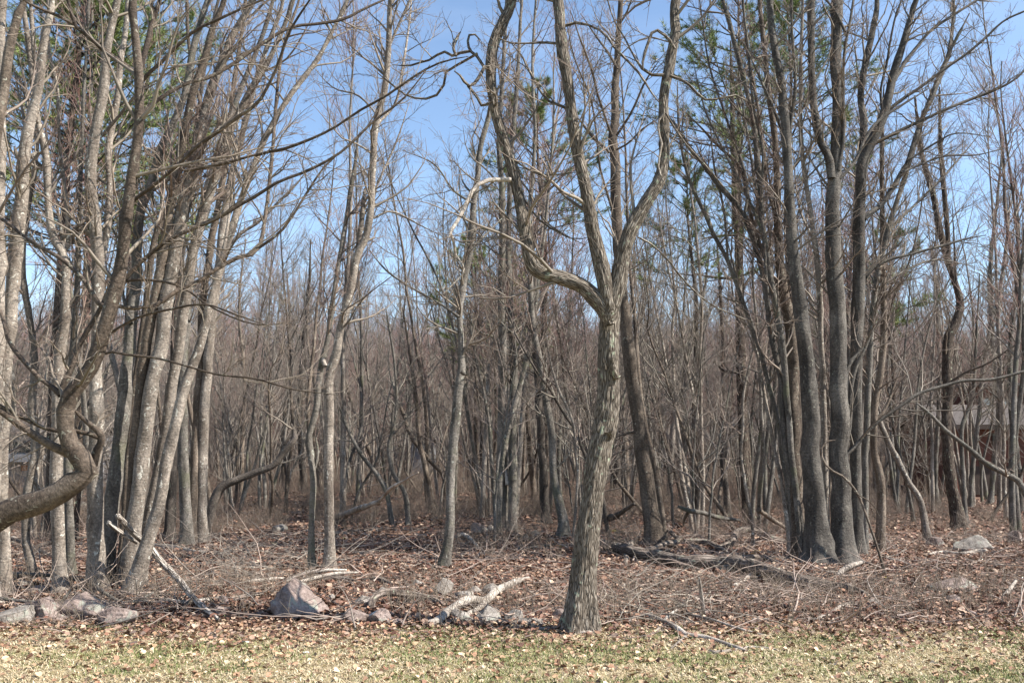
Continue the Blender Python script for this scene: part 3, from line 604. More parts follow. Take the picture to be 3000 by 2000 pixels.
tree('smooth grey trunk leaning left, seen right behind the forked tree and rising between its limbs', 'tan', (1915, 1595),
     [[(1918, 1602, 27), (1914, 1560, 24), (1908, 1510, 23), (1895, 1415, 22), (1876, 1287, 20), (1867, 1191, 20), (1848, 1096, 19), (1838, 1000, 18), (1832, 925, 17), (1824, 861, 16), (1812, 702, 15), (1803, 606, 16), (1800, 478, 14), (1797, 415, 13), (1804, 351, 12), (1800, 274, 11), (1806, 210, 10), (1812, 108, 8), (1819, 0, 7)]],
     [[(1783, 450, 7), (1765, 430, 6), (1742, 408, 6), (1715, 375, 6), (1691, 344, 5)], [(1790, 395, 6), (1770, 340, 5), (1755, 287, 5), (1736, 210, 5), (1704, 128, 4), (1670, 30, 3)],
      [(1793, 612, 6), (1770, 540, 5), (1755, 480, 5), (1746, 383, 4), (1730, 290, 4), (1679, 159, 3), (1660, 60, 3)], [(1806, 400, 5), (1850, 330, 5), (1890, 240, 4), (1930, 180, 3)],
      [(1808, 205, 6), (1785, 160, 5), (1750, 110, 4), (1700, 40, 3)], [(1806, 440, 4), (1840, 420, 4), (1880, 380, 4), (1925, 350, 3)], [(1816, 70, 5), (1835, 40, 4), (1850, 0, 4)],
      [(1876, 1265, 6), (1850, 1268, 6), (1820, 1275, 4), (1800, 1282, 3)]], twig=.7, lowz=3.5)
# --- 7. right clump
G_R = 'dark trunks of the right clump'
tree('broad dark leaning trunk with a blackish foot, left of the two thickest in right clump', 'dark_grey', (2395, 1655),
     [[(2396, 1664, 44), (2395, 1610, 34), (2393, 1542, 32), (2381, 1383, 28), (2371, 1191, 24), (2362, 1064, 22), (2346, 925, 21), (2327, 765, 17), (2314, 574, 14), (2301, 383, 13), (2290, 268, 11), (2268, 130, 10), (2255, 0, 9)]],
     [[(2346, 920, 14), (2326, 830, 11), (2318, 700, 10), (2308, 560, 9), (2312, 400, 8), (2330, 250, 6), (2320, 100, 5), (2318, 0, 4)],
      [(2300, 420, 7), (2270, 330, 6), (2230, 240, 5), (2190, 150, 4)]], twig=1.2, lowz=4.0, group=G_R)
tree('broad dark upright trunk, right of the two thickest in the right clump, pale right edge', 'dark_grey', (2467, 1650),
     [[(2468, 1656, 40), (2467, 1600, 31), (2466, 1510, 29), (2460, 1319, 27), (2459, 1191, 25), (2457, 1064, 24), (2454, 1000, 24), (2454, 893, 24), (2445, 765, 23), (2441, 638, 20), (2445, 510, 18), (2451, 383, 15), (2451, 255, 15), (2451, 128, 16), (2451, 0, 17)],
      [(2436, 520, 12), (2428, 465, 12), (2403, 415, 11), (2388, 330, 11), (2378, 191, 10), (2378, 90, 10), (2378, 0, 10)]],
     [[(2455, 500, 8), (2470, 400, 7), (2468, 300, 7), (2475, 160, 6), (2490, 60, 5), (2500, 0, 5)], [(2462, 520, 7), (2500, 480, 6), (2560, 370, 6), (2640, 310, 5), (2720, 260, 4)],
      [(2470, 1170, 12), (2478, 1150, 8), (2478, 1110, 7), (2492, 1060, 7), (2530, 1020, 5)], [(2474, 95, 6), (2455, 50, 5), (2430, 10, 5), (2400, -20, 4)]], twig=1.1, lowz=4.0, group=G_R)
tree('upright trunk right of the two thickest in right clump, its limbs arching right', 'dark_grey', (2513, 1625),
     [[(2513, 1630, 21), (2510, 1540, 17), (2508, 1446, 16), (2508, 1255, 16), (2507, 1064, 16), (2514, 893, 18), (2518, 765, 18), (2518, 606, 17), (2526, 478, 16), (2556, 408, 14), (2588, 338, 13), (2614, 242, 12), (2633, 172, 10), (2658, 83, 8), (2684, 0, 7)],
      [(2524, 460, 11), (2530, 351, 11), (2522, 300, 9), (2527, 242, 10), (2543, 159, 9), (2562, 64, 8), (2569, 0, 7)]],
     [[(2530, 440, 8), (2560, 420, 8), (2633, 383, 7), (2735, 338, 6), (2824, 300, 6), (2920, 261, 5), (2970, 235, 4), (3010, 200, 4)],
      [(2607, 319, 7), (2650, 285, 6), (2696, 255, 6), (2773, 198, 6), (2830, 160, 5), (2875, 121, 5), (2939, 64, 4), (3010, 30, 4)],
      [(2620, 236, 7), (2650, 190, 7), (2684, 140, 7), (2735, 83, 6), (2805, 38, 5), (2862, 0, 5)],
      [(2537, 816, 7), (2555, 790, 7), (2582, 772, 6), (2620, 755, 6), (2658, 746, 5), (2760, 721, 5), (2830, 700, 4), (2888, 689, 3)],
      [(2530, 640, 10), (2560, 615, 10), (2582, 600, 9), (2610, 560, 9), (2640, 510, 9), (2658, 478, 8), (2684, 395, 8), (2710, 330, 8), (2735, 274, 8), (2779, 159, 7), (2792, 60, 6), (2792, 0, 6)],
      [(2640, 505, 5), (2700, 480, 4), (2780, 455, 4), (2860, 455, 3), (2960, 430, 2)],
      [(2585, 340, 6), (2580, 260, 5), (2600, 170, 5), (2620, 60, 4), (2640, 0, 3)],
      [(2660, 470, 4), (2740, 420, 4), (2800, 390, 3), (2900, 400, 2)]], twig=1.3, lowz=4.0, group=G_R)
tree('slim stem hugging the front right of the thick upright trunk in the right clump', 'dark_grey', (2500, 1640),
     [[(2496, 1640, 8), (2486, 1480, 8), (2480, 1319, 8), (2488, 1200, 8), (2494, 1128, 7), (2508, 1070, 6), (2531, 1025, 5), (2560, 960, 4)]], twig=1, lowz=2.5, group=G_R)
tree('grey trunk showing behind the left of the right clump, lit on its right side', 'tan', (2342, 1612),
     [[(2342, 1616, 22), (2336, 1500, 18), (2330, 1383, 18), (2322, 1200, 17), (2320, 1000, 17), (2303, 893, 16), (2285, 760, 13), (2279, 638, 11), (2272, 446, 9), (2256, 300, 8), (2240, 150, 7), (2226, 0, 6)]],
     [[(2284, 660, 7), (2250, 560, 6), (2235, 430, 6), (2215, 280, 6), (2190, 150, 6), (2175, 0, 5)], [(2300, 880, 8), (2250, 780, 8), (2215, 690, 8), (2195, 606, 7), (2170, 497, 7), (2120, 440, 6), (2074, 395, 5), (2010, 330, 4)]], twig=1.3, lowz=3.6, group=G_R, Y=16.5)
tree('long thin stem slanting up left from the right clump foot toward the forked tree', 'dark_grey', (2365, 1640),
     [[(2360, 1640, 9), (2345, 1520, 8), (2320, 1400, 8), (2300, 1300, 8), (2290, 1130, 8), (2262, 1000, 8), (2248, 880, 8), (2225, 760, 8), (2189, 650, 7), (2150, 590, 7), (2106, 542, 7), (2060, 480, 6), (2029, 446, 6), (1985, 380, 5), (1959, 344, 4)]],
     [[(2250, 900, 6), (2240, 750, 6), (2230, 600, 6), (2235, 450, 5), (2205, 300, 5), (2190, 130, 4), (2176, 0, 4)], [(2180, 640, 6), (2190, 560, 6), (2170, 470, 6), (2130, 350, 5), (2080, 200, 4), (2050, 0, 3)]], twig=1.4, lowz=3.0, group=G_R)
for lb_, bs_, st_, lm_ in (
 ('slim grey stem fanning up left from the left side of the right clump', 'slate', [(2352, 1640, 9), (2332, 1450, 9), (2312, 1250, 9), (2296, 1050, 9), (2270, 880, 9), (2240, 700, 8), (2222, 500, 8), (2196, 300, 7), (2150, 120, 6), (2118, 0, 5)], [[(2245, 720, 6), (2200, 600, 6), (2140, 480, 5), (2070, 330, 4), (2030, 180, 3)]]),
 ('pale-edged stem fanning nearly upright between the two thickest trunks of the right clump', 'pale', [(2425, 1640, 9), (2418, 1400, 9), (2412, 1200, 9), (2405, 1000, 8), (2398, 800, 8), (2378, 640, 7), (2350, 450, 6), (2345, 250, 5), (2352, 0, 4)], [[(2398, 800, 5), (2380, 700, 5), (2340, 600, 4), (2320, 400, 3)]]),
 ('grey stem fanning right from behind the right clump, crossing the arching limbs', 'slate', [(2535, 1615, 9), (2535, 1400, 9), (2540, 1200, 9), (2550, 1000, 9), (2565, 850, 8), (2600, 680, 8), (2650, 520, 7), (2700, 360, 6), (2760, 200, 5), (2840, 40, 4)], [[(2600, 680, 6), (2680, 600, 5), (2780, 500, 4), (2880, 380, 3)], [(2565, 850, 5), (2640, 800, 5), (2740, 760, 4), (2850, 780, 3)]]),
 ('slender stem fanning far left behind the right clump toward the big forked limb', 'slate', [(2330, 1620, 8), (2308, 1450, 8), (2280, 1250, 7), (2240, 1080, 7), (2190, 920, 7), (2130, 760, 6), (2070, 640, 6), (2010, 500, 5), (1990, 380, 4), (1985, 240, 3)], [[(2130, 760, 5), (2120, 620, 5), (2090, 480, 4), (2080, 320, 3)]])):
    tree(lb_, bs_, (st_[0][0], st_[0][1]), [st_], lm_, twig=1.6, lowz=2.8, group=G_R)
tree('pale-edged thin pole leaning left at the left foot of the right clump', 'pale', (2310, 1622),
     [[(2312, 1625, 7), (2305, 1520, 7), (2290, 1420, 6), (2272, 1330, 6), (2255, 1240, 6), (2235, 1130, 5), (2200, 960, 5), (2160, 820, 4), (2130, 700, 3)]], twig=1.2, lowz=2.4)
tree('thin grey pole rising crookedly left of the right clump', 'slate', (2320, 1628),
     [[(2324, 1630, 8), (2318, 1500, 8), (2310, 1383, 7), (2298, 1300, 7), (2290, 1190, 7), (2282, 1050, 6), (2280, 900, 6), (2240, 700, 5), (2190, 400, 4), (2160, 180, 3)]], twig=1.2, lowz=3)
tree('wavy slim trunk just right of the right clump', 'tan', (2578, 1608),
     [[(2576, 1612, 15), (2580, 1540, 13), (2582, 1446, 12), (2578, 1390, 12), (2563, 1330, 10), (2560, 1287, 10), (2559, 1223, 10), (2566, 1150, 10), (2578, 1096, 10), (2588, 1000, 9), (2588, 829, 8), (2585, 638, 7), (2583, 446, 6), (2590, 250, 4)]],
     [[(2562, 1230, 6), (2590, 1200, 6), (2612, 1150, 5), (2640, 1080, 4)]], twig=1.2, lowz=2.8)
tree('bluish white pole leaning hard left, between right clump and nearly black trunk', 'pale', (2712, 1520),
     [[(2716, 1525, 12), (2700, 1480, 9), (2680, 1440, 9), (2658, 1408, 8), (2630, 1345, 8), (2607, 1306, 8), (2575, 1230, 7), (2545, 1160, 6), (2520, 1110, 5)]], twig=.4, lowz=2, Y=20)
tree('nearly black rough trunk lit on its right edge, standing before the brown house', 'scaly', (2808, 1552),
     [[(2812, 1556, 22), (2798, 1480, 17), (2786, 1415, 16), (2777, 1300, 15), (2773, 1255, 14), (2776, 1128, 14), (2780, 1000, 14), (2800, 944, 13), (2815, 893, 11), (2798, 829, 9), (2767, 733, 9), (2741, 606, 8), (2722, 529, 8), (2700, 450, 7), (2690, 380, 5), (2680, 280, 4)],
      [(2778, 750, 7), (2773, 638, 7), (2762, 510, 7), (2754, 400, 6), (2752, 255, 4)]],
     [[(2800, 830, 6), (2790, 600, 3)], [(2776, 1125, 5), (2830, 1090, 5), (2900, 1060, 4), (2990, 1000, 3)]], twig=1.4, lowz=2.6)
tree('fallen pole sloping down to the right edge in front of the brown house', 'slate', (3040, 1460),
     [[(3080, 1500, 10), (3000, 1434, 9), (2940, 1385, 8), (2888, 1357, 8), (2835, 1310, 7), (2805, 1287, 6), (2770, 1262, 5), (2735, 1223, 5), (2700, 1192, 4), (2684, 1179, 3)]], twig=.5, lowz=1.2, Y=14.5, name='fallen_pole', cat='fallen tree', ext=.6)
tree('long dark bough curving up right from the right clump across the dark trunk', 'dark_grey', (2468, 1640),
     [[(2462, 1352, 7), (2480, 1330, 6), (2510, 1300, 6), (2540, 1265, 5), (2600, 1215, 5), (2650, 1180, 5), (2696, 1153, 5), (2780, 1125, 5), (2824, 1115, 5), (2900, 1112, 5), (3010, 1085, 4)]], twig=.8, lowz=1.6, name='leaning_bough', cat='bough')
tree('bent white whip looping left then down to the leaves in front of the right clump', 'tan', (2600, 1682),
     [[(2598, 1686, 7), (2590, 1670, 5), (2575, 1620, 4), (2555, 1560, 4), (2530, 1490, 4), (2511, 1446, 4), (2475, 1400, 4), (2440, 1380, 3), (2412, 1350, 3), (2408, 1310, 3), (2425, 1292, 3), (2450, 1288, 2)]],
     [[(2511, 1446, 3), (2555, 1475, 2), (2580, 1520, 2)]], twig=.25, lowz=.6, Y=13.6, name='bent_sapling', cat='sapling')
tree('black pine-like trunk with dead side stubs, between the leaning grey trunk and the right clump', 'scaly', (2196, 1545),
     [[(2200, 1552, 18), (2192, 1480, 14), (2182, 1383, 14), (2176, 1191, 13), (2172, 1000, 13), (2168, 829, 12), (2158, 638, 11), (2150, 480, 9), (2145, 300, 6), (2140, 120, 4)]],
     [[(2170, 815, 6), (2130, 815, 6), (2085, 812, 5), (2030, 800, 4)], [(2176, 1100, 5), (2150, 1090, 5), (2120, 1085, 5), (2090, 1060, 4)], [(2172, 850, 6), (2210, 800, 5), (2260, 760, 4)], [(2160, 690, 5), (2110, 690, 5), (2050, 700, 4)]], twig=1.0, lowz=2.6)
tree('pale thin stem standing against the black pine-like trunk', 'pale', (2206, 1600),
     [[(2206, 1604, 5), (2203, 1540, 5), (2192, 1470, 6), (2180, 1400, 5), (2172, 1330, 4), (2176, 1240, 4), (2178, 1150, 4), (2200, 1050, 3), (2240, 900, 3)]], twig=.8, lowz=2)
tree('dark slim trunk with pale blotches, left of the black pine-like trunk', 'dark', (2129, 1518),
     [[(2131, 1520, 12), (2127, 1440, 9), (2118, 1350, 9), (2122, 1300, 8), (2116, 1230, 8), (2120, 1128, 7), (2119, 1000, 6), (2110, 860, 5), (2100, 700, 4)]], twig=1.2, lowz=2)

# --- 8. traced trees of the middle distance
MID = [
 ('dark trunk just behind the thin wavy grey tree left of the ringed pale trunk', 'dark', [(893, 1442, 10), (884, 1330, 9), (878, 1200, 8), (890, 1000, 7), (905, 850, 5), (910, 700, 3)]),
 ('thin tan stem between the wavy grey tree and the ringed pale trunk', 'tan', [(943, 1448, 7), (930, 1370, 6), (918, 1290, 6), (925, 1150, 5), (900, 980, 4), (910, 820, 3)]),
 ('crooked stem rising in an S from the brushy hollow right of the ringed pale trunk', 'slate', [(1198, 1538, 8), (1186, 1446, 7), (1160, 1400, 6), (1146, 1360, 6), (1140, 1300, 6), (1158, 1230, 5), (1160, 1120, 4), (1150, 1020, 4), (1130, 900, 3)]),
 ('crooked grey stem with a mossy kink, left one in the brushy hollow', 'slate', [(1152, 1542, 8), (1135, 1450, 7), (1108, 1395, 7), (1065, 1340, 6), (1040, 1300, 5), (1015, 1250, 4), (990, 1180, 3)]),
 ('tan stem crossing down to the right through the brushy hollow', 'tan', [(1120, 1400, 6), (1085, 1330, 6), (1056, 1270, 5), (1040, 1210, 5), (1022, 1150, 5), (1005, 1090, 4), (990, 1000, 3)]),
 ('tan crooked tree leaning left over the path from a fat broken foot', 'tan', [(1274, 1506, 16), (1266, 1470, 11), (1254, 1408, 8), (1240, 1340, 7), (1228, 1287, 6), (1218, 1166, 6), (1205, 1060, 5), (1180, 900, 4)]),
 ('long stem arching left low across the path from beside the knotholed trunk', 'tan', [(1304, 1500, 7), (1300, 1400, 6), (1262, 1352, 6), (1235, 1320, 6), (1205, 1280, 5), (1180, 1210, 5), (1160, 1165, 4), (1140, 1150, 3)]),
 ('slim tan trunk in the group between the dark pair and the hook-footed trunk', 'tan', [(1566, 1468, 9), (1556, 1350, 8), (1543, 1200, 7), (1536, 1080, 6), (1520, 920, 5), (1510, 760, 3)]),
 ('straight dark trunk seen between the dark pair and the hook-footed trunk, at its left', 'dark', [(1538, 1450, 8), (1530, 1300, 7), (1528, 1100, 6), (1535, 950, 5), (1540, 800, 3)]),
 ('dark trunk peeping out right behind the foot of the forked tree', 'dark', [(1808, 1436, 12), (1808, 1290, 10), (1806, 1170, 9), (1800, 1000, 7), (1795, 800, 4)]),
 ('tan trunk in the gap between the forked tree and the trunk leaning behind it', 'tan', [(1838, 1424, 9), (1832, 1290, 8), (1822, 1180, 7), (1850, 900, 5), (1860, 700, 3)]),
 ('twin-lit slim trunk right of the leaning grey trunk, half way back', 'slate', [(1998, 1474, 9), (2002, 1380, 8), (2006, 1290, 8), (2004, 1128, 7), (2020, 1000, 6), (2060, 870, 4), (2080, 720, 3)]),
 ('pale trunk bending right at a bright split fork, half way back beyond leaning grey trunk', 'pale', [(1960, 1440, 8), (1966, 1330, 8), (1972, 1250, 8), (1980, 1170, 7), (1996, 1100, 7), (2015, 1040, 6), (2060, 960, 4), (2110, 850, 3)]),
 ('slim dark trunk left of the nearly black trunk before the brown house', 'slate', [(2744, 1474, 8), (2740, 1400, 7), (2745, 1280, 6), (2752, 1100, 6), (2745, 900, 5), (2730, 700, 3)]),
 ('slim grey tree immediately right of the nearly black trunk before the brown house', 'slate', [(2830, 1538, 8), (2824, 1450, 7), (2820, 1350, 6), (2818, 1255, 6), (2850, 1150, 5), (2860, 1000, 4), (2870, 800, 3)]),
 ('dark thin tree crossing the left half of the brown house front', 'slate', [(2842, 1488, 7), (2846, 1400, 7), (2856, 1320, 6), (2870, 1190, 6), (2880, 1080, 6), (2905, 900, 5), (2900, 700, 3)]),
 ('pale spotted slim tree standing before the cream window panel of the brown house', 'pale', [(2950, 1520, 7), (2942, 1430, 6), (2940, 1310, 6), (2937, 1200, 6), (2930, 1064, 6), (2925, 900, 5), (2950, 700, 4), (2960, 560, 3)]),
 ('grey tree at the right edge of the picture, right of the pale spotted one', 'slate', [(2990, 1500, 9), (2985, 1380, 8), (2966, 1240, 8), (2958, 1120, 7), (2965, 950, 6), (2985, 750, 5), (2975, 500, 3)]),
 ('tall thin leaning tree seen over the top of the brown house', 'slate', [(2900, 1475, 8), (2925, 1200, 7), (2905, 980, 6), (2900, 800, 6), (2920, 600, 4), (2940, 400, 3)]),
 ('slim pole between the right clump and the bluish white leaning pole', 'slate', [(2678, 1528, 6), (2664, 1450, 5), (2648, 1380, 5), (2625, 1290, 5), (2610, 1200, 4), (2600, 1080, 4), (2620, 900, 3)]),
 ('thin dark stem right of the trio by the left clump', 'tan', [(706, 1462, 7), (710, 1300, 6), (716, 1100, 5), (700, 900, 4), (720, 700, 3)]),
 ('tan trunk in the sunny woods just left of the dark curving dead stem', 'tan', [(835, 1420, 8), (830, 1300, 7), (838, 1150, 6), (850, 950, 5), (840, 800, 3)]),
 ('slim trunk rising behind the gap between the two thick trunks of the right clump', 'tan', [(2428, 1480, 10), (2425, 1300, 9), (2422, 1100, 8), (2415, 900, 6), (2410, 600, 4)]),
]
for lb, bk_, st in MID:
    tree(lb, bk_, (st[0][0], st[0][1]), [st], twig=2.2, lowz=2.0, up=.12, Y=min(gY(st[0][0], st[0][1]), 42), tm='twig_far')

# ------------------------------------------------------------------ forest trees: one mesh set per kind, copied
def make_forest(kind, seed):
    global rng
    rng = np.random.default_rng(seed)
    mt = MB(); mc = MB()
    def stem(p0, d, L, r, crook, n=14):
        pts = [np.array(p0, float)]; d = unit(np.array(d, float))
        for _ in range(n):
            d = unit(d+rng.normal(size=3)*crook*np.array([1, 1, .4])+np.array([0, 0, .06])); pts.append(pts[-1]+d*L/n)
        return spline(pts, np.linspace(r, r*.16, n+1), 40)[:2]
    S = []
    if kind == 'maple': S = [stem((0, 0, -.1), (rng.normal()*.06, rng.normal()*.06, 1), 9.5+rng.random()*2, .065, .06)]
    elif kind == 'tall': S = [stem((0, 0, -.1), (rng.normal()*.04, rng.normal()*.04, 1), 11+rng.random()*2, .085, .035)]
    elif kind == 'clump':
        for k in range(3+seed % 2):
            a = k*2.1+rng.random(); S.append(stem((.12*math.cos(a), .12*math.sin(a), -.1), (.16*math.cos(a), .16*math.sin(a), 1), 7.5+rng.random()*2.5, .05, .07))
    elif kind == 'crooked': S = [stem((0, 0, -.1), (rng.normal()*.25, rng.normal()*.2, 1), 6+rng.random()*2, .045, .17)]
    else: S = [stem((0, 0, -.1), (rng.normal()*.1, rng.normal()*.1, 1), 5+rng.random()*2, .03, .08)]
    pts = np.stack([s[0] for s in S]); rad = np.stack([s[1] for s in S])
    tubes(mt, pts[:, ::2], rad[:, ::2], 8 if kind != 'sapling' else 6, rough=.08)
    nb = {'maple': 32, 'tall': 34, 'clump': 18, 'crooked': 28, 'sapling': 24}[kind]; wide = kind in ('crooked', 'sapling')
    b1, q1 = sprout(pts, rad, np.full(len(pts), nb), .16 if wide else .30, .99, (.18, .45) if wide else (.12, .30), (.6, 1.3) if wide else (.35, 1.0), .5, .015, .003, 7, .12, .10)
    tubes(mc, b1, q1, 4, tip1=.4)
    b2, q2 = sprout(b1, q1, rng.integers(6, 10, len(b1)), .12, 1, (.25, .55), (.35, .9), .6, .006, .0024, 4, .16, .08)
    tubes(mc, b2, q2, 3, tip0=.2, tip1=.8)
    b3, q3 = sprout(b2, q2, rng.integers(3, 6, len(b2)), .15, 1, (.3, .6), (.35, .9), .7, .0032, .0018, 2, .2, .08)
    tubes(mc, b3, q3, 3, tip0=.5, tip1=1)
    return mt, mc
KINDS = [('maple', 'slate'), ('maple', 'tan'), ('tall', 'slate'), ('clump', 'pale'), ('clump', 'slate'), ('crooked', 'slate'), ('crooked', 'tan'), ('sapling', 'pale'), ('sapling', 'slate'), ('maple', 'pale'), ('tall', 'dark'), ('crooked', 'dark')]
proto = []
for i, (k, bk_) in enumerate(KINDS):
    mt, mc = make_forest(k, 100+i)
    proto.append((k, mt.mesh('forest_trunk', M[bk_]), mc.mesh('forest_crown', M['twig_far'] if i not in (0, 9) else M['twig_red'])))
rng = np.random.default_rng(5)
LM = [(30, 'left-edge trunks'), (180, 'slim scarred trunk'), (281, 'tall knotty trunk'), (400, 'slanting clump'), (590, 'trio of trunks'), (850, 'dark curving stem'), (913, 'thin wavy tree'), (965, 'ringed pale trunk'), (1150, 'brushy hollow'), (1325, 'knotholed trunk'),
      (1485, 'dark pair of trunks'), (1640, 'hook-footed trunk'), (1740, 'forked tree'), (1890, 'leaning grey trunk'), (2000, 'twin-lit slim trunk'), (2125, 'blotched slim trunk'), (2180, 'black pine-like trunk'), (2385, 'right clump'), (2465, 'broad upright trunk'), (2575, 'wavy slim trunk'), (2660, 'bluish leaning pole'), (2785, 'nearly black trunk'), (2945, 'pale spotted tree')]
DESC = {'maple': 'single-stemmed bare tree', 'tall': 'tall straight bare tree', 'clump': 'several-stemmed bare tree', 'crooked': 'crooked low bare tree', 'sapling': 'thin upright sapling'}
pl = list(NT); placed = 0; tries = 0; cand = []
while placed < 298 and tries < 30000:
    tries += 1
    rs_ = random.random()
    y = 17+44*math.sqrt(random.random()) if random.random() < .75 else 17+18*random.random()
    x = (random.random()*2-1)*(y*.56+1)
    if rs_ < .22: y = 22+20*random.random(); x = (2480+620*random.random()-1500)/F*y
    px = 1500+x/y*F
    if px > 2760 and 23.5 < y < 54 and random.random() < .76: continue
    if px < 280 and 40 < y < 60 and random.random() < .6: continue
    if y < 26 and 560 < px < 1290: continue
    if y < 33 and 1090 < px < 1260: continue
    if y < 30 and 2540 < px < 2870: continue
    if y < 21 and px > 2250: continue
    if y < 21 and 1640 < px < 1700: continue
    if 44 < y < 58 and (px > 2700 or px < 260): continue
    if 60 < y and 1200 < px < 1300: continue
    md = .75+.012*y
    if any((x-a)**2+(y-b)**2 < md*md for a, b in pl): continue
    pl.append((x, y)); placed += 1
    wts = [3, 3, 1.5, 2, 2, 3, 3, 3.4, 3, 1.5, .8, 1.2]
    i = random.choices(range(len(KINDS)), wts)[0]; k = KINDS[i][0]; bkn = KINDS[i][1]
    s = random.uniform(.8, 1.2)*(1.0+.004*y)
    band = 0 if y < 28 else 1 if y < 42 else 2
    loc = (x, y, float(terrain(x, y)))
    tone = {'slate': 'grey', 'tan': 'tan', 'pale': 'pale', 'dark': 'dark'}[bkn]
    lean = random.gauss(0, .05); lmx, lmn = min(LM, key=lambda q_: abs(q_[0]-px))
    side = 'right behind' if abs(px-lmx) < 22 else ('just left of' if lmx > px else 'just right of') if abs(px-lmx) < 60 else ('further left of' if lmx > px else 'further right of')
    size = 'stout' if s > 1.18 else 'small' if s < .95 else ''
    lw = 'left-leaning' if lean < -.04 else 'right-leaning' if lean > .04 else ''
    lb = ' '.join(f"{size} {lw} {tone} {DESC[k]} {side} the {lmn}, {('near woods', 'deeper woods', 'far back')[band]}".split())
    if len(lb.split()) > 16: lb = lb.replace(lw+' ', '').replace(size+' ', '')
    r = empty('forest_tree' if k != 'sapling' else 'sapling', loc, lb, 'tree' if k != 'sapling' else 'sapling', f"bare {k} trees in the {('near', 'deeper', 'far')[band]} woods", rz=random.random()*6.28)
    r.scale = (s, s, s*random.uniform(.85, 1.15)); r.rotation_euler = (random.gauss(0, .05), lean, r.rotation_euler[2])
    for nm, me in (('trunk', proto[i][1]), ('crown', proto[i][2])):
        o = bpy.data.objects.new(nm, me); C.objects.link(o); o.parent = r
        if nm == 'crown': o['kind'] = 'stuff'
print('forest trees', placed)

# the woods beyond: one mass of instanced trees
pc = []
while len(pc) < 3600:
    y = 60+120*random.random()**.8; x = (random.random()*2-1)*(y*.60+3)
    if y < 75 and 1195 < 1500+x/y*F < 1305: continue
    pc.append((x, y, float(terrain(x, y))))
me = bpy.data.meshes.new('far_wood_points'); me.from_pydata(pc, [], [])
fw = bpy.data.objects.new('far_wood', me); C.objects.link(fw); tag(fw, kind='stuff', label='mass of bare grey and reddish trees filling the far background', cat='woods')
src = bpy.data.collections.new('far_wood_source')
for i, (k, mt_, mc_) in enumerate(proto):
    if i in (0, 3, 5, 8, 9, 1):
        a = MB(); rng = np.random.default_rng(900+i)
        mt2, mc2 = make_forest(k, 300+i)
        o = bpy.data.objects.new('far_tree', mt2.mesh('far_tree', M[KINDS[i][1]])); src.objects.link(o)
        # join trunk and crown meshes in one source
        v = np.concatenate(mt2.v+mc2.v); q = np.concatenate(mt2.q+[x+mt2.n for x in mc2.q])
        j = MB(); j.add(v, quads=q, bk=np.concatenate(mt2.bk+mc2.bk), tip=np.concatenate([t*0-.0 for t in mt2.tip]+mc2.tip), col=np.concatenate(mt2.col+mc2.col))
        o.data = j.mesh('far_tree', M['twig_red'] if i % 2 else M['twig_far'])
rng = np.random.default_rng(6)
def gn_instances(obj, coll, smin, smax, seed):
    ng = bpy.data.node_groups.new(obj.name+'_nodes', 'GeometryNodeTree')
    ng.interface.new_socket('Geometry', in_out='INPUT', socket_type='NodeSocketGeometry'); ng.interface.new_socket('Geometry', in_out='OUTPUT', socket_type='NodeSocketGeometry')
    N_ = ng.nodes; L_ = ng.links
    gi = N_.new('NodeGroupInput'); go = N_.new('NodeGroupOutput'); ip = N_.new('GeometryNodeInstanceOnPoints'); ci = N_.new('GeometryNodeCollectionInfo')
    ci.inputs['Collection'].default_value = coll; ci.inputs['Separate Children'].default_value = True; ci.inputs['Reset Children'].default_value = True
    mp2 = N_.new('GeometryNodeMeshToPoints')
    rv = N_.new('FunctionNodeRandomValue'); rv.data_type = 'FLOAT_VECTOR'; rv.inputs[0].default_value = (-.06, -.06, 0); rv.inputs[1].default_value = (.06, .06, 6.28)
    rs = N_.new('FunctionNodeRandomValue'); rs.data_type = 'FLOAT'
    f = [x for x in rs.inputs if x.type == 'VALUE']; f[0].default_value = smin; f[1].default_value = smax
    L_.new(gi.outputs[0], mp2.inputs['Mesh']); L_.new(mp2.outputs[0], ip.inputs['Points']); L_.new(ci.outputs[0], ip.inputs['Instance']); ip.inputs['Pick Instance'].default_value = True
    L_.new([o for o in rv.outputs if o.type == 'VECTOR'][0], ip.inputs['Rotation']); L_.new([o for o in rs.outputs if o.type == 'VALUE'][0], ip.inputs['Scale'])
    L_.new(ip.outputs[0], go.inputs[0])
    md = obj.modifiers.new('scatter', 'NODES'); md.node_group = ng
gn_instances(fw, src, .95, 1.5, 1)

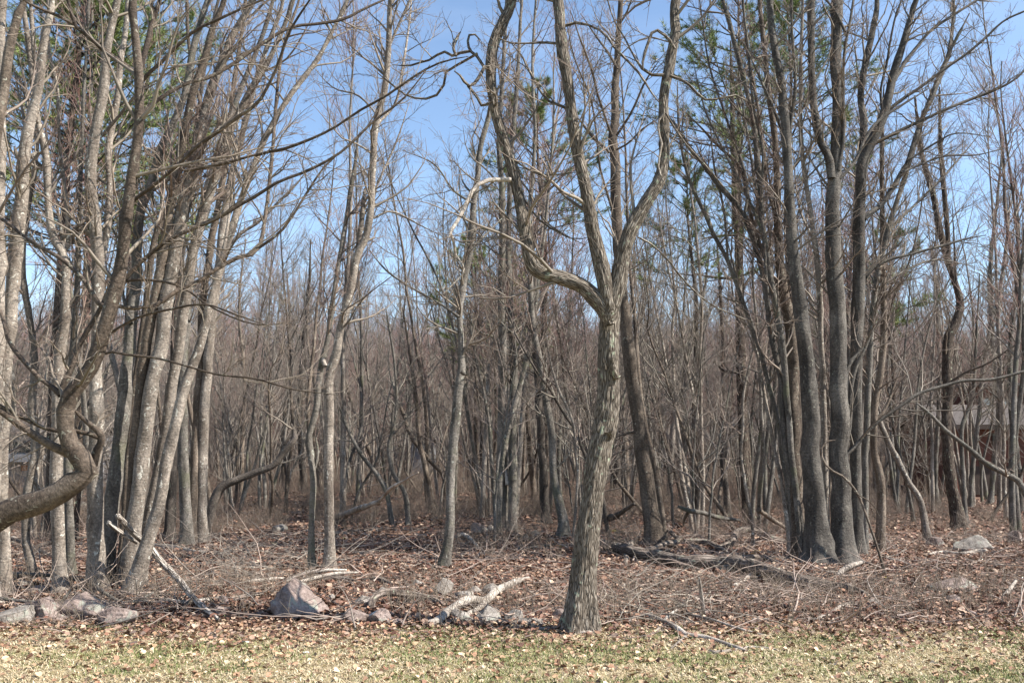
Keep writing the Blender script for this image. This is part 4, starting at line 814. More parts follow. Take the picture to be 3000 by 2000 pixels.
# ------------------------------------------------------------------ pines
def make_pine(seed, H, r, z0, dens):
    global rng
    rng = np.random.default_rng(seed); mt = MB(); mbk = MB(); mn = MB()
    z = np.linspace(-.1, H, 30); pts = np.stack([.12*noise3(z*.3, seed, 0), .12*noise3(z*.3, seed, 7), z], 1)
    rr = np.interp(z, [0, H], [r, .015]); tubes(mt, pts, rr, 9, rough=.1)
    nb = int(dens*(H-z0)); st = []; d = []; L = []
    for i in range(nb):
        t = (i+rng.random())/nb; zz = z0+(H-z0)*t; a = rng.random()*6.28
        st.append((np.interp(zz, z, pts[:, 0]), np.interp(zz, z, pts[:, 1]), zz)); d.append((math.cos(a), math.sin(a), .15+.5*t))
        L.append((.5+2.3*(1-t)**.8)*(.55+.55*rng.random()))
    b1, q1 = grow(np.array(st), np.array(d, float), np.array(L), np.full(nb, .022), .005, 7, .10, .05); tubes(mbk, b1, q1, 4)
    b2, q2 = sprout(b1, q1, rng.integers(6, 10, nb), .3, 1, (.18, .42), (.4, .9), .6, .009, .003, 4, .1, .1); tubes(mbk, b2, q2, 3)
    # tufts: on branch ends and along the outer part of twigs
    e = [b2[:, -1], b2[:, 3], b2[:, 2], b1[:, -1], b2[:, 1]]; dd = [b2[:, -1]-b2[:, -2], b2[:, 3]-b2[:, 2], b2[:, 2]-b2[:, 1], b1[:, -1]-b1[:, -2], b2[:, 2]-b2[:, 1]]
    e = np.concatenate(e); dd = unit(np.concatenate(dd)); K = 15
    p = np.repeat(e, K, 0); ax = np.repeat(dd, K, 0); tv = np.repeat(rng.random(len(e)), K)
    nd = unit(ax*.75+rng.normal(size=p.shape)*.55); ln = .11+.08*rng.random((len(p), 1)); wv = unit(np.cross(nd, rng.normal(size=p.shape)))*.0055
    p0 = p+rng.normal(size=p.shape)*.012
    v = np.stack([p0-wv, p0+wv, p0+nd*ln], 1); tri = np.arange(len(p)*3).reshape(-1, 3)
    col = np.repeat(np.clip(tv*.6+rng.random(len(p))*.4, 0, 1), 3)[:, None]*np.ones(3)
    mn.add(v, tris=tri, col=col)
    rng = np.random.default_rng(seed+1)
    return mt.mesh('pine_trunk', M['scaly']), mbk.mesh('pine_branches', M['dark']), mn.mesh('pine_needles', M['needle'], smooth=False)
pineA = make_pine(41, 11.5, .13, 7.2, 9.5); pineB = make_pine(42, 7.5, .07, 4.2, 7); pineC = make_pine(45, 11.5, .13, 5.2, 14)
def pine(px, Y_, top, label, src_, z0h):
    d = ray(px, top); topz = EYE+d[2]*Y_/d[1]; x = ray(px, 1300)[0]*Y_/ray(px, 1300)[1]
    r = empty('pine_tree', (x, Y_, float(terrain(x, Y_))), label, 'pine', 'pines among the bare trees', rz=random.random()*6)
    s = (topz-r.location[2])/z0h; r.scale = (s, s, s)
    for nm, me in zip(('trunk', 'branches', 'needles'), src_):
        o = bpy.data.objects.new(nm, me); C.objects.link(o); o.parent = r
        if nm != 'trunk': o['kind'] = 'stuff'
pine(150, 19, -230, 'big dark green pine high behind the pale trunks at the top left', pineC, 11.5)
pine(235, 21, -140, 'dense green pine between the two others at the top left', pineC, 11.5)
pine(370, 24, -60, 'green pine right of the big one at the top left, behind the slanting trunks', pineA, 11.5)
pine(1590, 26, 255, 'green pine with sunlit top between the left and middle limbs of the forked tree', pineA, 11.5)
pine(1395, 31, 745, 'small dark pine behind the knotholed grey trunk', pineB, 7.5)
pine(1500, 33, 800, 'small pine behind the dark pair of trunks', pineB, 7.5)
pine(2040, 24, 470, 'sparse pine with drooping tufts between the forked tree and the black trunk', pineA, 11.5)
pine(2340, 22, 40, 'tall sunlit pine behind the right clump', pineA, 11.5)
pine(2190, 27, -60, 'tall pine reaching the top of the picture left of the right clump', pineA, 11.5)
pine(2620, 34, 700, 'small pine glimpsed right behind the right clump', pineB, 7.5)
rng = np.random.default_rng(77)

# ------------------------------------------------------------------ buildings glimpsed through the woods
def box(mb, x0, x1, y0, y1, z0, z1):
    v = [(x, y, z) for z in (z0, z1) for y in (y0, y1) for x in (x0, x1)]
    mb.add(v, quads=[(0, 2, 3, 1), (4, 5, 7, 6), (0, 1, 5, 4), (2, 6, 7, 3), (0, 4, 6, 2), (1, 3, 7, 5)])
def part(name, m_, parent, boxes, origin):
    mb = MB()
    for b_ in boxes: box(mb, *b_)
    return mb.obj(name, M[m_], parent, origin, smooth=False)
Yh = 46.0; k = Yh/F*1.0
def hx(px, Y_=Yh): return P(px, 1300, Y_)[0]
def hz(py, Y_=Yh): return P(2800, py, Y_)[2]
x0, x1 = hx(2790), hx(3230); ze = hz(1249); zr = hz(1216)
o0 = (x0, Yh, 0)
H = empty('brown_house', o0, 'low red-brown house with shingled roof and cream upper windows, behind trees at right edge', 'house')
wl_ = part('wall', 'wall_red', H, [(x0, x1, Yh, Yh+6, -.3, ze)], o0)
for i in range(int((x1-x0)/.6)):
    q_ = part('board', 'wall_red', wl_, [(x0+.05+i*.6, x0+.58+i*.6, Yh-.025, Yh-.002, 0, ze-.04)], o0) if i < 30 else None
mb = MB()
ex = .4
v = [(x0-ex, Yh-.5, ze-.03), (x1+ex, Yh-.5, ze-.03), (x1+ex, Yh+3, zr+.55), (x0-ex, Yh+3, zr+.55), (x1+ex, Yh+6.5, ze-.03), (x0-ex, Yh+6.5, ze-.03)]
v += [(a, b_, c_+.12) for a, b_, c_ in v]
mb.add(v, quads=[(0, 3, 2, 1), (3, 5, 4, 2), (6, 7, 8, 9), (9, 8, 10, 11), (0, 1, 7, 6), (4, 5, 11, 10), (0, 6, 9, 3), (3, 9, 11, 5), (1, 2, 8, 7), (2, 4, 10, 8)])
mb.obj('roof', M['roof'], H, o0, smooth=False)
part('fascia', 'trimb', H, [(x0-ex, x1+ex, Yh-.54, Yh-.502, ze-.14, ze+.07)], o0)
Yu = Yh+3.4
u0, u1 = P(2862, 1300, Yu)[0], P(3180, 1300, Yu)[0]; za = P(2800, 1222, Yu)[2]; zb = P(2800, 1140, Yu)[2]
up_ = part('upper_storey', 'wall_red', H, [(u0-.3, u1+.3, Yu, Yu+3.5, ze, zb+.15)], o0)
part('roof', 'roof', H, [(u0-.7, u1+.7, Yu-.5, Yu+4, zb+.152, zb+.3)], o0)
for a_, b_ in ((2873, 2883), (2886, 2904), (2912, 2925), (2941, 2953), (2975, 2995), (3010, 3040)):
    fr_ = part('window', 'trimb', H, [(P(a_, 1300, Yu)[0]-.05, P(b_, 1300, Yu)[0]+.05, Yu-.06, Yu-.003, P(2800, 1218, Yu)[2], P(2800, 1164, Yu)[2])], o0)
    part('cream_panel', 'trimw', fr_, [(P(a_, 1300, Yu)[0], P(b_, 1300, Yu)[0], Yu-.075, Yu-.062, P(2800, 1215, Yu)[2], P(2800, 1169, Yu)[2])], o0)  # plain cream slab set on each upper window frame
for a_, b_ in ((2840, 2856), (2905, 2935)):
    fr_ = part('window', 'trimb', H, [(hx(a_), hx(b_), Yh-.08, Yh-.028, hz(1310), hz(1268))], o0)
    part('pane', 'glass', fr_, [(hx(a_)+.05, hx(b_)-.05, Yh-.095, Yh-.082, hz(1307), hz(1271))], o0)
part('crawl_opening_shade', 'trimb', H, [(hx(2835), hx(2960), Yh-.06, Yh-.03, -.1, hz(1365))], o0)  # solid dark slab on the wall, its colour stands for shade in an opening
# left building
Yl = 50.0
a0, a1 = P(-160, 1300, Yl)[0], P(272, 1300, Yl)[0]; o0 = (a0, Yl, 0)
def lx(p): return P(p, 1300, Yl)[0]
def lz(p): return P(100, p, Yl)[2]
H = empty('grey_cabin', o0, 'long low cabin with grey siding and orange-brown panels, seen in bits behind the left-edge trunks', 'cabin')
part('wall', 'greyw', H, [(a0, a1, Yl, Yl+5, -.3, lz(1272))], o0)
part('panel', 'orange', H, [(lx(66), lx(90), Yl-.05, Yl-.003, lz(1378), lz(1362))], o0)
part('panel', 'orange', H, [(lx(216), lx(268), Yl-.05, Yl-.003, lz(1335), lz(1280))], o0)
part('panel', 'orange', H, [(lx(235), lx(262), Yl-.05, Yl-.003, lz(1276), lz(1240))], o0)
f_ = part('window', 'trimb', H, [(lx(20), lx(92), Yl-.07, Yl-.003, lz(1324), lz(1294))], o0); part('pane', 'glass', f_, [(lx(24), lx(88), Yl-.085, Yl-.072, lz(1321), lz(1297))], o0)
f_ = part('window', 'trimb', H, [(lx(112), lx(150), Yl-.07, Yl-.003, lz(1324), lz(1294))], o0); part('pane', 'glass', f_, [(lx(115), lx(147), Yl-.085, Yl-.072, lz(1321), lz(1297))], o0)
part('deck', 'greyw', H, [(a0, lx(160), Yl-1.2, Yl-.09, lz(1352), lz(1330))], o0)
mb = MB(); v = [(a0-.5, Yl-.7, lz(1272)), (a1+.5, Yl-.7, lz(1272)), (a1+.5, Yl+2.5, lz(1235)), (a0-.5, Yl+2.5, lz(1235)), (a1+.5, Yl+5.5, lz(1272)), (a0-.5, Yl+5.5, lz(1272))]
v += [(a, b_, c_+.12) for a, b_, c_ in v]
mb.add(v, quads=[(0, 3, 2, 1), (3, 5, 4, 2), (6, 7, 8, 9), (9, 8, 10, 11), (0, 1, 7, 6), (4, 5, 11, 10), (0, 6, 9, 3), (3, 9, 11, 5), (1, 2, 8, 7), (2, 4, 10, 8)])
mb.obj('roof', M['roof'], H, o0, smooth=False)
# centre shed
Ys = 66.0; s0, s1 = P(1204, 1300, Ys)[0], P(1268, 1300, Ys)[0]; o0 = (s0, Ys, 0)
H = empty('grey_shed', o0, 'small blue-grey shed with a railing, far off in the gap left of knotholed trunk', 'shed')
part('wall', 'greyw', H, [(s0, s1, Ys, Ys+3, -.3, P(1230, 1288, Ys)[2])], o0)
part('roof', 'roof', H, [(s0-.4, s1+.4, Ys-.4, Ys+3.4, P(1230, 1288, Ys)[2]+.002, P(1230, 1280, Ys)[2])], o0)
for i in range(6): part('baluster', 'trimw', H, [(s0+.1+i*.16, s0+.15+i*.16, Ys-.1, Ys-.05, P(1230, 1322, Ys)[2], P(1230, 1305, Ys)[2])], o0)

# ------------------------------------------------------------------ rocks
ICO = {}
def ico(n_):
    if n_ in ICO: return ICO[n_]
    import bmesh
    bm = bmesh.new(); bmesh.ops.create_icosphere(bm, subdivisions=n_, radius=1)
    v = np.array([q.co[:] for q in bm.verts]); f = np.array([[q.index for q in p.verts] for p in bm.faces]); bm.free()
    ICO[n_] = (v, f); return ICO[n_]
def rock(px, py, wpx, hpx, label, m_='rock', seed=0, dep=.8, tilt=0., group='stones among the leaves', sub=4, sink=.34, name='rock', peak=0., taper=.25):
    r_ = np.random.default_rng(seed+int(px)); Y_ = gY(px, py); s = scl(px, py, Y_)
    v, f = ico(sub+1 if wpx > 70 else sub); v = v.copy()
    for _ in range(16):
        nn = unit(r_.normal(size=3)); c_ = .38+.38*r_.random(); dd = v@nn-c_; v -= np.clip(dd, 0, 9)[:, None]*nn*.92
    nz_ = noise3(v[:, 0]*2+seed, v[:, 1]*2, v[:, 2]*2)*.07+noise3(v[:, 0]*6+seed, v[:, 1]*6, v[:, 2]*6)*.05+(1-np.abs(noise3(v[:, 0]*4+seed, v[:, 1]*4, v[:, 2]*4)))**6*-.07+noise3(v[:, 0]*16+seed, v[:, 1]*16, v[:, 2]*16)*.02
    v = v*(1+nz_)[:, None]
    v /= np.abs(v).max(0)
    v[:, :2] *= (1-taper*np.clip(v[:, 2:3]+.2, 0, 2)); v[:, 0] += peak*np.clip(v[:, 2], -.3, 1)
    v *= np.array([wpx*s/2, wpx*s/2*dep, hpx*s*.62])*1.12
    if tilt: 
        c_, s_ = math.cos(tilt), math.sin(tilt); v = np.stack([v[:, 0]*c_-v[:, 2]*s_, v[:, 1], v[:, 0]*s_+v[:, 2]*c_], 1)
    x = P(px, py, Y_)[0]; Yc = Y_+wpx*s/2*dep*.6; z = float(terrain(x, Yc))+hpx*s*.62*(1-2*sink)*.75
    mb = MB(); mb.add(v, tris=f); o = mb.obj(name, M[m_]); o.location = (x, Yc, z)
    tag(o, label, 'rock', group); return o
rock(845, 1812, 185, 128, 'large pointed purplish boulder with a pale ridge, at the lawn edge left of centre', 'rock', 21, .9, 0, peak=-.2, taper=.30)
rock(228, 1812, 265, 88, 'broad low purplish boulder with a lichen patch, in front of the left pale trunks', 'rock', 5, .6, .08)
rock(118, 1816, 160, 78, 'rounded purplish boulder left of the broad low lichened one', 'rock', 7, .7)
rock(340, 1830, 140, 58, 'dark purple stone half buried at the right end of the broad low boulder', 'rock', 9)
rock(30, 1826, 150, 62, 'grey lichened boulder at the left edge of the lawn', 'rockg', 11)
rock(64, 1722, 70, 34, 'pale flat-topped stone behind the left-edge boulders', 'rockg', 13)
rock(142, 1710, 34, 28, 'small pale stone by the foot of the scarred pale trunk', 'rockg', 15)
rock(115, 1735, 80, 22, 'long low stone slab in front of the slender kinked tree', 'rock', 17)
rock(238, 1484, 48, 26, 'pale distant stone seen between the pale trunks at the left', 'rockg', 19, sub=3)
rock(30, 1592, 50, 26, 'pale stone behind the trunks at the left edge', 'rockg', 21, sub=3)
rock(1300, 1746, 62, 62, 'upright grey stone with a round head behind the curved fallen branch', 'rockg', 23, .8)
rock(1350, 1752, 80, 38, 'low grey stone joined to the right of the upright round-headed one', 'rockg', 25)
rock(1392, 1738, 60, 26, 'mossy flat slab with a dark hollow under it, left end', 'rockg', 27)
rock(1436, 1736, 52, 40, 'mossy block right of the hollow slab behind the forked white log', 'rockg', 28)
rock(1428, 1822, 90, 62, 'big cracked pale stone just right of the forked white log', 'rockg', 29)
rock(1352, 1816, 80, 38, 'pale rounded stone in the arch under the forked white log', 'rockg', 31)
rock(1506, 1822, 60, 42, 'grey cleft stone left of the forked tree foot', 'rockg', 33)
rock(1550, 1830, 120, 22, 'long flat stone lying between the cleft stone and the forked tree', 'rockg', 34)
rock(1040, 1822, 80, 48, 'purplish angular stone left one of the pair at centre left', 'rock', 35)
rock(1112, 1824, 90, 50, 'purplish wedge stone with a mossy face, right one of the pair at centre left', 'rock', 37, tilt=.2)
rock(1160, 1832, 60, 30, 'low pale purple stone left of the log end', 'rock', 39)
rock(1060, 1772, 72, 36, 'dark-sided block stone left of the curved fallen branch', 'rockg', 41)
rock(1118, 1738, 34, 22, 'small pale stone above the bend of the curved fallen branch', 'rockg', 43, sub=3)
rock(1222, 1716, 40, 26, 'weathered grey stone behind the curved fallen branch', 'rockg', 44, sub=3)
rock(968, 1758, 30, 22, 'small pale stone right of the pointed boulder', 'rockg', 45, sub=3)
rock(655, 1770, 40, 34, 'dark purple stone left of the pointed boulder', 'rock', 46, sub=3)
rock(640, 1790, 50, 20, 'low stone under the tip of the crossed white logs', 'rock', 47, sub=3)
rock(1640, 1812, 44, 34, 'purple-grey stone touching the left of the forked tree foot', 'rock', 48, sub=3)
rock(814, 1556, 52, 30, 'grey boulder on the leafy rise left of the wavy trunk', 'rockg', 49, sub=3)
rock(1400, 1562, 60, 36, 'purplish boulder with a cap between the knotholed trunk and the dark pair', 'rock', 50, sub=3)
rock(1436, 1556, 36, 24, 'pale stone beside the foot of the thin leaning pole', 'rockg', 51, sub=3)
rock(1570, 1572, 36, 26, 'grey stone behind the hook-footed trunk', 'rockg', 52, sub=3)
rock(1540, 1580, 26, 18, 'small white stone right of the dark pair', 'rockg', 53, sub=3)
rock(1350, 1632, 18, 16, 'little pale stone at the foot of the knotholed trunk', 'rockg', 54, sub=3)
rock(2812, 1730, 160, 46, 'long flat purplish slab with a dark underside in the leaves at the right', 'rock', 55, .6, -.1)
rock(2800, 1768, 66, 32, 'dark low stone just in front of the long flat slab', 'rock', 56)
rock(2850, 1802, 40, 18, 'small purple stone near the lawn at the right', 'rock', 57, sub=3)
rock(2868, 1612, 120, 52, 'big lichened boulder behind the leaves near the nearly black trunk', 'rockg', 58)
rock(2748, 1600, 52, 40, 'pile-like purplish stone left of the big lichened boulder', 'rock', 59)
rock(2985, 1588, 60, 40, 'dark boulder at the right edge of the picture', 'rock', 60)
rock(2544, 1590, 46, 50, 'pale stone between the third trunk and the wavy trunk of the right clump', 'rockg', 61)
rock(2566, 1774, 50, 22, 'grey stone near the lawn in front of the right clump', 'rockg', 62, sub=3)
rock(2184, 1560, 26, 20, 'white stone by the foot of the black pine-like trunk', 'rockg', 63, sub=3)
rock(2000, 1780, 26, 26, 'small rounded purple stone in the brush right of the forked tree', 'rock', 64, sub=3)
rock(2060, 1800, 34, 22, 'low purple stone near the front branch pile', 'rock', 65, sub=3)
rock(1012, 1568, 26, 14, 'pale chip of stone in the leaves right of the ringed trunk', 'rockg', 66, sub=3)
rock(1068, 1572, 20, 14, 'pale little stone beyond the yellow moss right of the ringed trunk', 'rockg', 67, sub=3)

# ------------------------------------------------------------------ logs and fallen branches
def onground(px, py, r=0, lift=0):
    Y_ = gY(px, py+r); p = P(px, py, Y_); p[2] = float(terrain(p[0], p[1]))+r*scl(px, py, Y_)*.8+lift; return p, Y_
def log(name, label, m_, paths, cat='branch', group='fallen wood', lifts=None, forks=True, end=.7, sides=None):
    root = None
    for i, st in enumerate(paths):
        pp = []; rr = []
        for q in st:
            p, Y_ = onground(q[0], q[1]+(q[3]/scl(q[0], q[1], 12) if len(q) > 3 else 0), q[2], q[3] if len(q) > 3 else 0)
            pp.append(p); rr.append(q[2]*scl(q[0], q[1], Y_)*(1.35 if q[2] < 7 else 1.0 if m_ in ('dead', 'peeling') else 1.2))
        pp = np.array(pp); rr = np.array(rr); rr[-1] *= end
        L = np.linalg.norm(np.diff(pp, axis=0), axis=1).sum(); big = rr.max() > .03
        a, r_, L = spline(pp, rr, int(np.clip(L/(.03 if big else .06), 8, 130)))
        a += .22*r_[:, None]*np.stack([noise3(np.linspace(0, L*3, len(a)), i*9+st[0][0], 1+j_) for j_ in range(3)], 1)
        mb = MB(); tubes(mb, a, r_, sides or (16 if big else 7), rough=.16, cap=True)
        if root is None:
            o0 = tuple(pp[0]); root = mb.obj(name, M[m_], None, o0); tag(root, label, cat, group)
        else:
            o = mb.obj('side_branch', M[m_], root, o0)
    return root
log('fallen_log', 'bleached white forked log arching over stones left of the forked tree', 'white_log', [[(1250, 1824, 7), (1282, 1816, 10), (1310, 1790, 11, .03), (1345, 1768, 11, .05), (1380, 1757, 11, .06), (1418, 1757, 11, .05), (1450, 1735, 10, .04), (1480, 1715, 9, .03), (1512, 1702, 8, .02), (1548, 1692, 7)],
    [(1418, 1765, 7, .05), (1395, 1785, 6, .02), (1360, 1806, 6), (1320, 1816, 5)], [(1378, 1752, 6, .07), (1370, 1738, 4, .1)]], 'log', sides=20)
log('fallen_branch', 'dark-barked branch arched off the leaves like a snake, left of the forked white log', 'rotten', [[(1086, 1780, 9), (1092, 1760, 9, .05), (1110, 1744, 9, .09), (1140, 1737, 9, .10), (1184, 1740, 9, .07), (1235, 1748, 8, .04), (1270, 1757, 8, .01), (1300, 1768, 7)],
    [(1180, 1762, 4), (1215, 1752, 4, .03), (1245, 1750, 3, .06)]])
log('fallen_log', 'long dark weathered log with snapped forks between the forked tree and right clump', 'rotten', [[(1762, 1588, 10), (1800, 1600, 13, .03), (1857, 1612, 14, .05), (1910, 1620, 14, .04), (1960, 1628, 15, .06), (2020, 1640, 15, .06), (2080, 1640, 15, .06), (2130, 1642, 16, .06), (2180, 1650, 17, .06), (2240, 1668, 17, .06), (2300, 1684, 16, .05), (2360, 1700, 15, .03), (2430, 1712, 12), (2490, 1722, 10), (2550, 1745, 7)],
    [(1850, 1610, 9, .06), (1848, 1590, 8, .12), (1853, 1572, 6, .16)], [(1836, 1620, 7), (1833, 1640, 6), (1834, 1656, 4)], [(1870, 1608, 6, .1), (1920, 1594, 6, .12), (1970, 1578, 6, .12), (1997, 1566, 5, .12)], [(1990, 1570, 5, .1), (1970, 1550, 4, .14), (1953, 1534, 3, .18)],
    [(2040, 1655, 6), (2090, 1638, 6, .06), (2150, 1630, 6, .08), (2240, 1628, 5, .05), (2340, 1634, 4)], [(2180, 1655, 11), (2130, 1665, 11), (2080, 1655, 9), (2040, 1640, 6)], [(1940, 1640, 7), (1950, 1620, 9), (1960, 1605, 4, .1)]], 'log', sides=18)
log('fallen_branch', 'forked brown limb lying on the leaves behind the long dark log', 'rotten', [[(2005, 1576, 5, .1), (2060, 1578, 6, .08), (2090, 1590, 6, .05), (2120, 1612, 6), (2145, 1625, 5)], [(2025, 1592, 6, .03), (2060, 1612, 6), (2110, 1620, 5), (2150, 1622, 4)], [(2100, 1600, 4, .04), (2140, 1580, 4, .08), (2160, 1555, 5, .12), (2175, 1535, 5, .14)]])
log('fallen_branch', 'thick stub curving out of the leaves by the black pine-like trunk', 'rotten', [[(2145, 1590, 8, .03), (2152, 1560, 9, .10), (2165, 1540, 8, .16), (2195, 1532, 7, .18), (2230, 1548, 8, .12), (2262, 1570, 9, .05), (2300, 1584, 8)]])
log('fallen_branch', 'white crooked stick with a knobbed end before the right clump', 'dead', [[(2455, 1685, 6), (2466, 1668, 6, .05), (2490, 1655, 6, .08), (2530, 1642, 5, .05)], [(2455, 1678, 4, .02), (2435, 1672, 3, .06), (2420, 1670, 2, .08)]])
log('fallen_branch', 'pale split stick pointing up right in front of the long dark log', 'dead', [[(2150, 1715, 5), (2172, 1700, 6), (2200, 1682, 4, .03), (2216, 1668, 3, .06)]])
log('fallen_branch', 'pale curved stick lying in the shade near the right lawn edge', 'dead', [[(2385, 1812, 3), (2420, 1800, 4), (2455, 1785, 6), (2475, 1770, 6), (2510, 1762, 4)]])
log('fallen_branch', 'long thin branch reaching right from the right clump over the leaves', 'stick' if False else 'slate', [[(2460, 1682, 4, .02), (2530, 1690, 4), (2590, 1704, 4), (2640, 1708, 3)]])
log('fallen_branch', 'pale stick lying across the leaves between the right clump and the flat slab', 'dead', [[(2580, 1632, 5), (2620, 1640, 5), (2665, 1652, 4)]])
log('fallen_branch', 'pale gnarled root-like branch in front of the lichened boulder at the right', 'dead', [[(2720, 1624, 4), (2760, 1618, 5), (2820, 1622, 6), (2860, 1612, 6, .02), (2890, 1606, 5, .05)]])
log('fallen_branch', 'short pale stick standing aslant near the right edge', 'dead', [[(2935, 1750, 3), (2955, 1730, 5, .05), (2978, 1700, 4, .12)]])
log('fallen_branch', 'crooked grey branch with three forks lying onto the lawn right of the forked tree', 'dead', [[(1830, 1830, 3), (1850, 1815, 5), (1870, 1803, 5), (1910, 1805, 5, .03), (1946, 1820, 5, .04), (1980, 1838, 6, .03), (2012, 1860, 6), (2060, 1866, 6), (2110, 1880, 5), (2165, 1898, 5), (2190, 1906, 3)],
    [(2012, 1860, 5), (1990, 1880, 5), (1966, 1898, 4)], [(1945, 1820, 4), (1960, 1805, 4, .05), (1985, 1790, 3, .1)], [(1945, 1822, 4), (1925, 1845, 4), (1905, 1856, 3)]])
log('fallen_branch', 'short twisted grey branch lying on the grass at the right of the front pile', 'dead', [[(2080, 1906, 4), (2100, 1909, 5), (2150, 1902, 4), (2200, 1894, 3), (2260, 1898, 2), (2286, 1906, 2)]])
log('fallen_branch', 'long thin pale twig sloping right from the front pile', 'dead', [[(2010, 1800, 3, .05), (2080, 1815, 3, .06), (2160, 1840, 3, .03), (2250, 1862, 2)]])
log('fallen_branch', 'upright grey stick standing out of the brush right of the forked tree', 'dead', [[(2062, 1800, 5), (2060, 1775, 5, .12), (2056, 1745, 4, .26), (2052, 1712, 3, .42)]])
log('fallen_branch', 'long pale straight stick lying behind the front pile', 'dead', [[(1820, 1715, 3), (1880, 1695, 4), (1940, 1680, 3)]])
log('fallen_branch', 'low flat pale stick half buried near the dark shade at the right', 'dead', [[(2195, 1812, 4), (2260, 1814, 4), (2320, 1813, 3)]])
log('crossed_log', 'white-barked log propped through the left clump and sloping down right to the leaves', 'peeling', [[(332, 1523, 6, .95), (375, 1556, 9, .75), (421, 1593, 11, .56), (460, 1630, 11, .40), (497, 1670, 10, .25), (540, 1722, 9, .12), (590, 1775, 9, .04), (640, 1812, 7)], [(306, 1541, 5, .88), (345, 1565, 7, .74), (395, 1592, 7, .6)]], 'log')
log('fallen_branch', 'long pale branch lying right from the foot of the left clump', 'dead', [[(446, 1593, 5, .03), (510, 1602, 5), (574, 1616, 5), (620, 1620, 4), (676, 1625, 3)]])
log('fallen_log', 'low pale rotting log lying behind the lawn edge right of the left clump', 'peeling', [[(415, 1760, 6), (470, 1758, 8), (540, 1763, 8), (600, 1757, 8), (650, 1750, 7)], ], 'log')
log('fallen_branch', 'white stick left of the pointed boulder', 'dead', [[(680, 1756, 5), (720, 1748, 5), (770, 1738, 4)]])
log('fallen_branch', 'thin branch sagging across the front of the left boulders', 'slate', [[(-10, 1676, 4, .1), (60, 1680, 4, .14), (153, 1686, 4, .14), (220, 1696, 4, .12), (268, 1710, 4, .10), (310, 1740, 4, .08), (363, 1765, 4), (400, 1758, 4, .04), (450, 1735, 4, .08)]])
log('fallen_branch', 'long bare branch lying along the lawn edge in front of the left boulders', 'slate', [[(-10, 1752, 4, .08), (60, 1760, 4, .06), (140, 1768, 4, .04), (220, 1778, 4, .02), (300, 1790, 3), (350, 1815, 3)], [(150, 1800, 5), (165, 1780, 4, .08), (180, 1765, 3, .14), (205, 1735, 3, .25)]])
log('fallen_branch', 'twisted dark stick with a hooked end lying at the left lawn edge', 'tan', [[(60, 1790, 3), (120, 1806, 4), (180, 1832, 5), (250, 1830, 4), (330, 1812, 3)]])
log('fallen_branch', 'dark branch crossing behind the left pale trunks near the ground', 'dark', [[(10, 1562, 4, .12), (60, 1580, 5, .08), (110, 1605, 5, .04), (155, 1630, 4)], [(100, 1600, 4, .05), (153, 1582, 4, .06), (255, 1566, 4, .05)]])
log('fallen_log', 'mossy dark log lying deep behind the left pale trunks', 'rotten', [[(190, 1500, 6), (240, 1490, 7), (300, 1492, 6)], [(30, 1680, 4), (90, 1678, 5), (170, 1672, 4)]], 'log')
log('fallen_log', 'pale broken log propped up in the brushy hollow right of the ringed trunk', 'dead', [[(985, 1512, 8), (1005, 1485, 9, .2), (1043, 1446, 8, .5), (1080, 1428, 7, .7), (1110, 1414, 6, .85)], [(1040, 1450, 5, .45), (1060, 1438, 4, .62), (1065, 1425, 3, .7)]], 'log')
log('fallen_branch', 'thin white dead branch sticking up right above the brushy hollow', 'dead', [[(1105, 1420, 4, .8), (1140, 1375, 4, 1.1), (1180, 1355, 3, 1.25), (1222, 1338, 2, 1.4)]])
log('fallen_branch', 'long arched white branch across the leaves in front of the ringed trunk, upper one', 'dead', [[(835, 1705, 4), (880, 1680, 4, .08), (950, 1668, 4, .12), (1015, 1665, 3, .12)]])
log('fallen_branch', 'long arched white branch across the leaves in front of the ringed trunk, lower one', 'dead', [[(845, 1712, 4), (920, 1692, 4, .05), (990, 1676, 4, .08), (1050, 1673, 3, .08)]])
log('fallen_branch', 'pale bent branch left of the ringed trunk foot, lying toward the pointed boulder', 'dead', [[(682, 1712, 5), (740, 1700, 5, .03), (800, 1692, 4, .04), (850, 1690, 3)]])
log('fallen_branch', 'bark-covered branch with a bend lying right of the ringed trunk foot', 'rotten', [[(940, 1700, 4), (975, 1690, 5, .03), (1010, 1690, 5, .03), (1050, 1705, 4)], [(1060, 1700, 5), (1110, 1695, 6, .03), (1150, 1712, 6)]])
log('fallen_branch', 'pale curved stick in front of the purplish stones at centre left', 'dead', [[(1045, 1830, 4), (1060, 1815, 4), (1090, 1800, 4, .03), (1118, 1785, 3, .06)]])
log('fallen_branch', 'thin dark stick lying on the lawn edge at centre left', 'tan', [[(880, 1876, 3), (950, 1882, 3), (1010, 1884, 2)]])
log('fallen_branch', 'thin pale stick on the leaves touching the foot of the forked tree', 'dead', [[(1560, 1842, 3), (1620, 1838, 3), (1670, 1836, 3)]])
log('fallen_branch', 'short pale stick right below the foot of the forked tree', 'dead', [[(1690, 1852, 4), (1720, 1850, 4, .01), (1745, 1850, 3)]])
log('fallen_branch', 'dark splintered limb rising right behind the foot of the forked tree', 'dark', [[(1762, 1510, 6, .05), (1785, 1485, 8, .3), (1810, 1465, 6, .55), (1860, 1428, 4, .9)], [(1785, 1485, 6, .3), (1815, 1482, 5, .34)]])
log('fallen_branch', 'pale forked branch by the dark boulder behind the knotholed trunk', 'dead', [[(1330, 1570, 4, .03), (1355, 1560, 5, .06), (1380, 1575, 4, .03), (1400, 1600, 4), (1420, 1615, 3)]])
log('fallen_branch', 'pale half-buried log left of the forked tree, under the shadows', 'dead', [[(1490, 1706, 7), (1520, 1700, 8), (1545, 1696, 6)]])
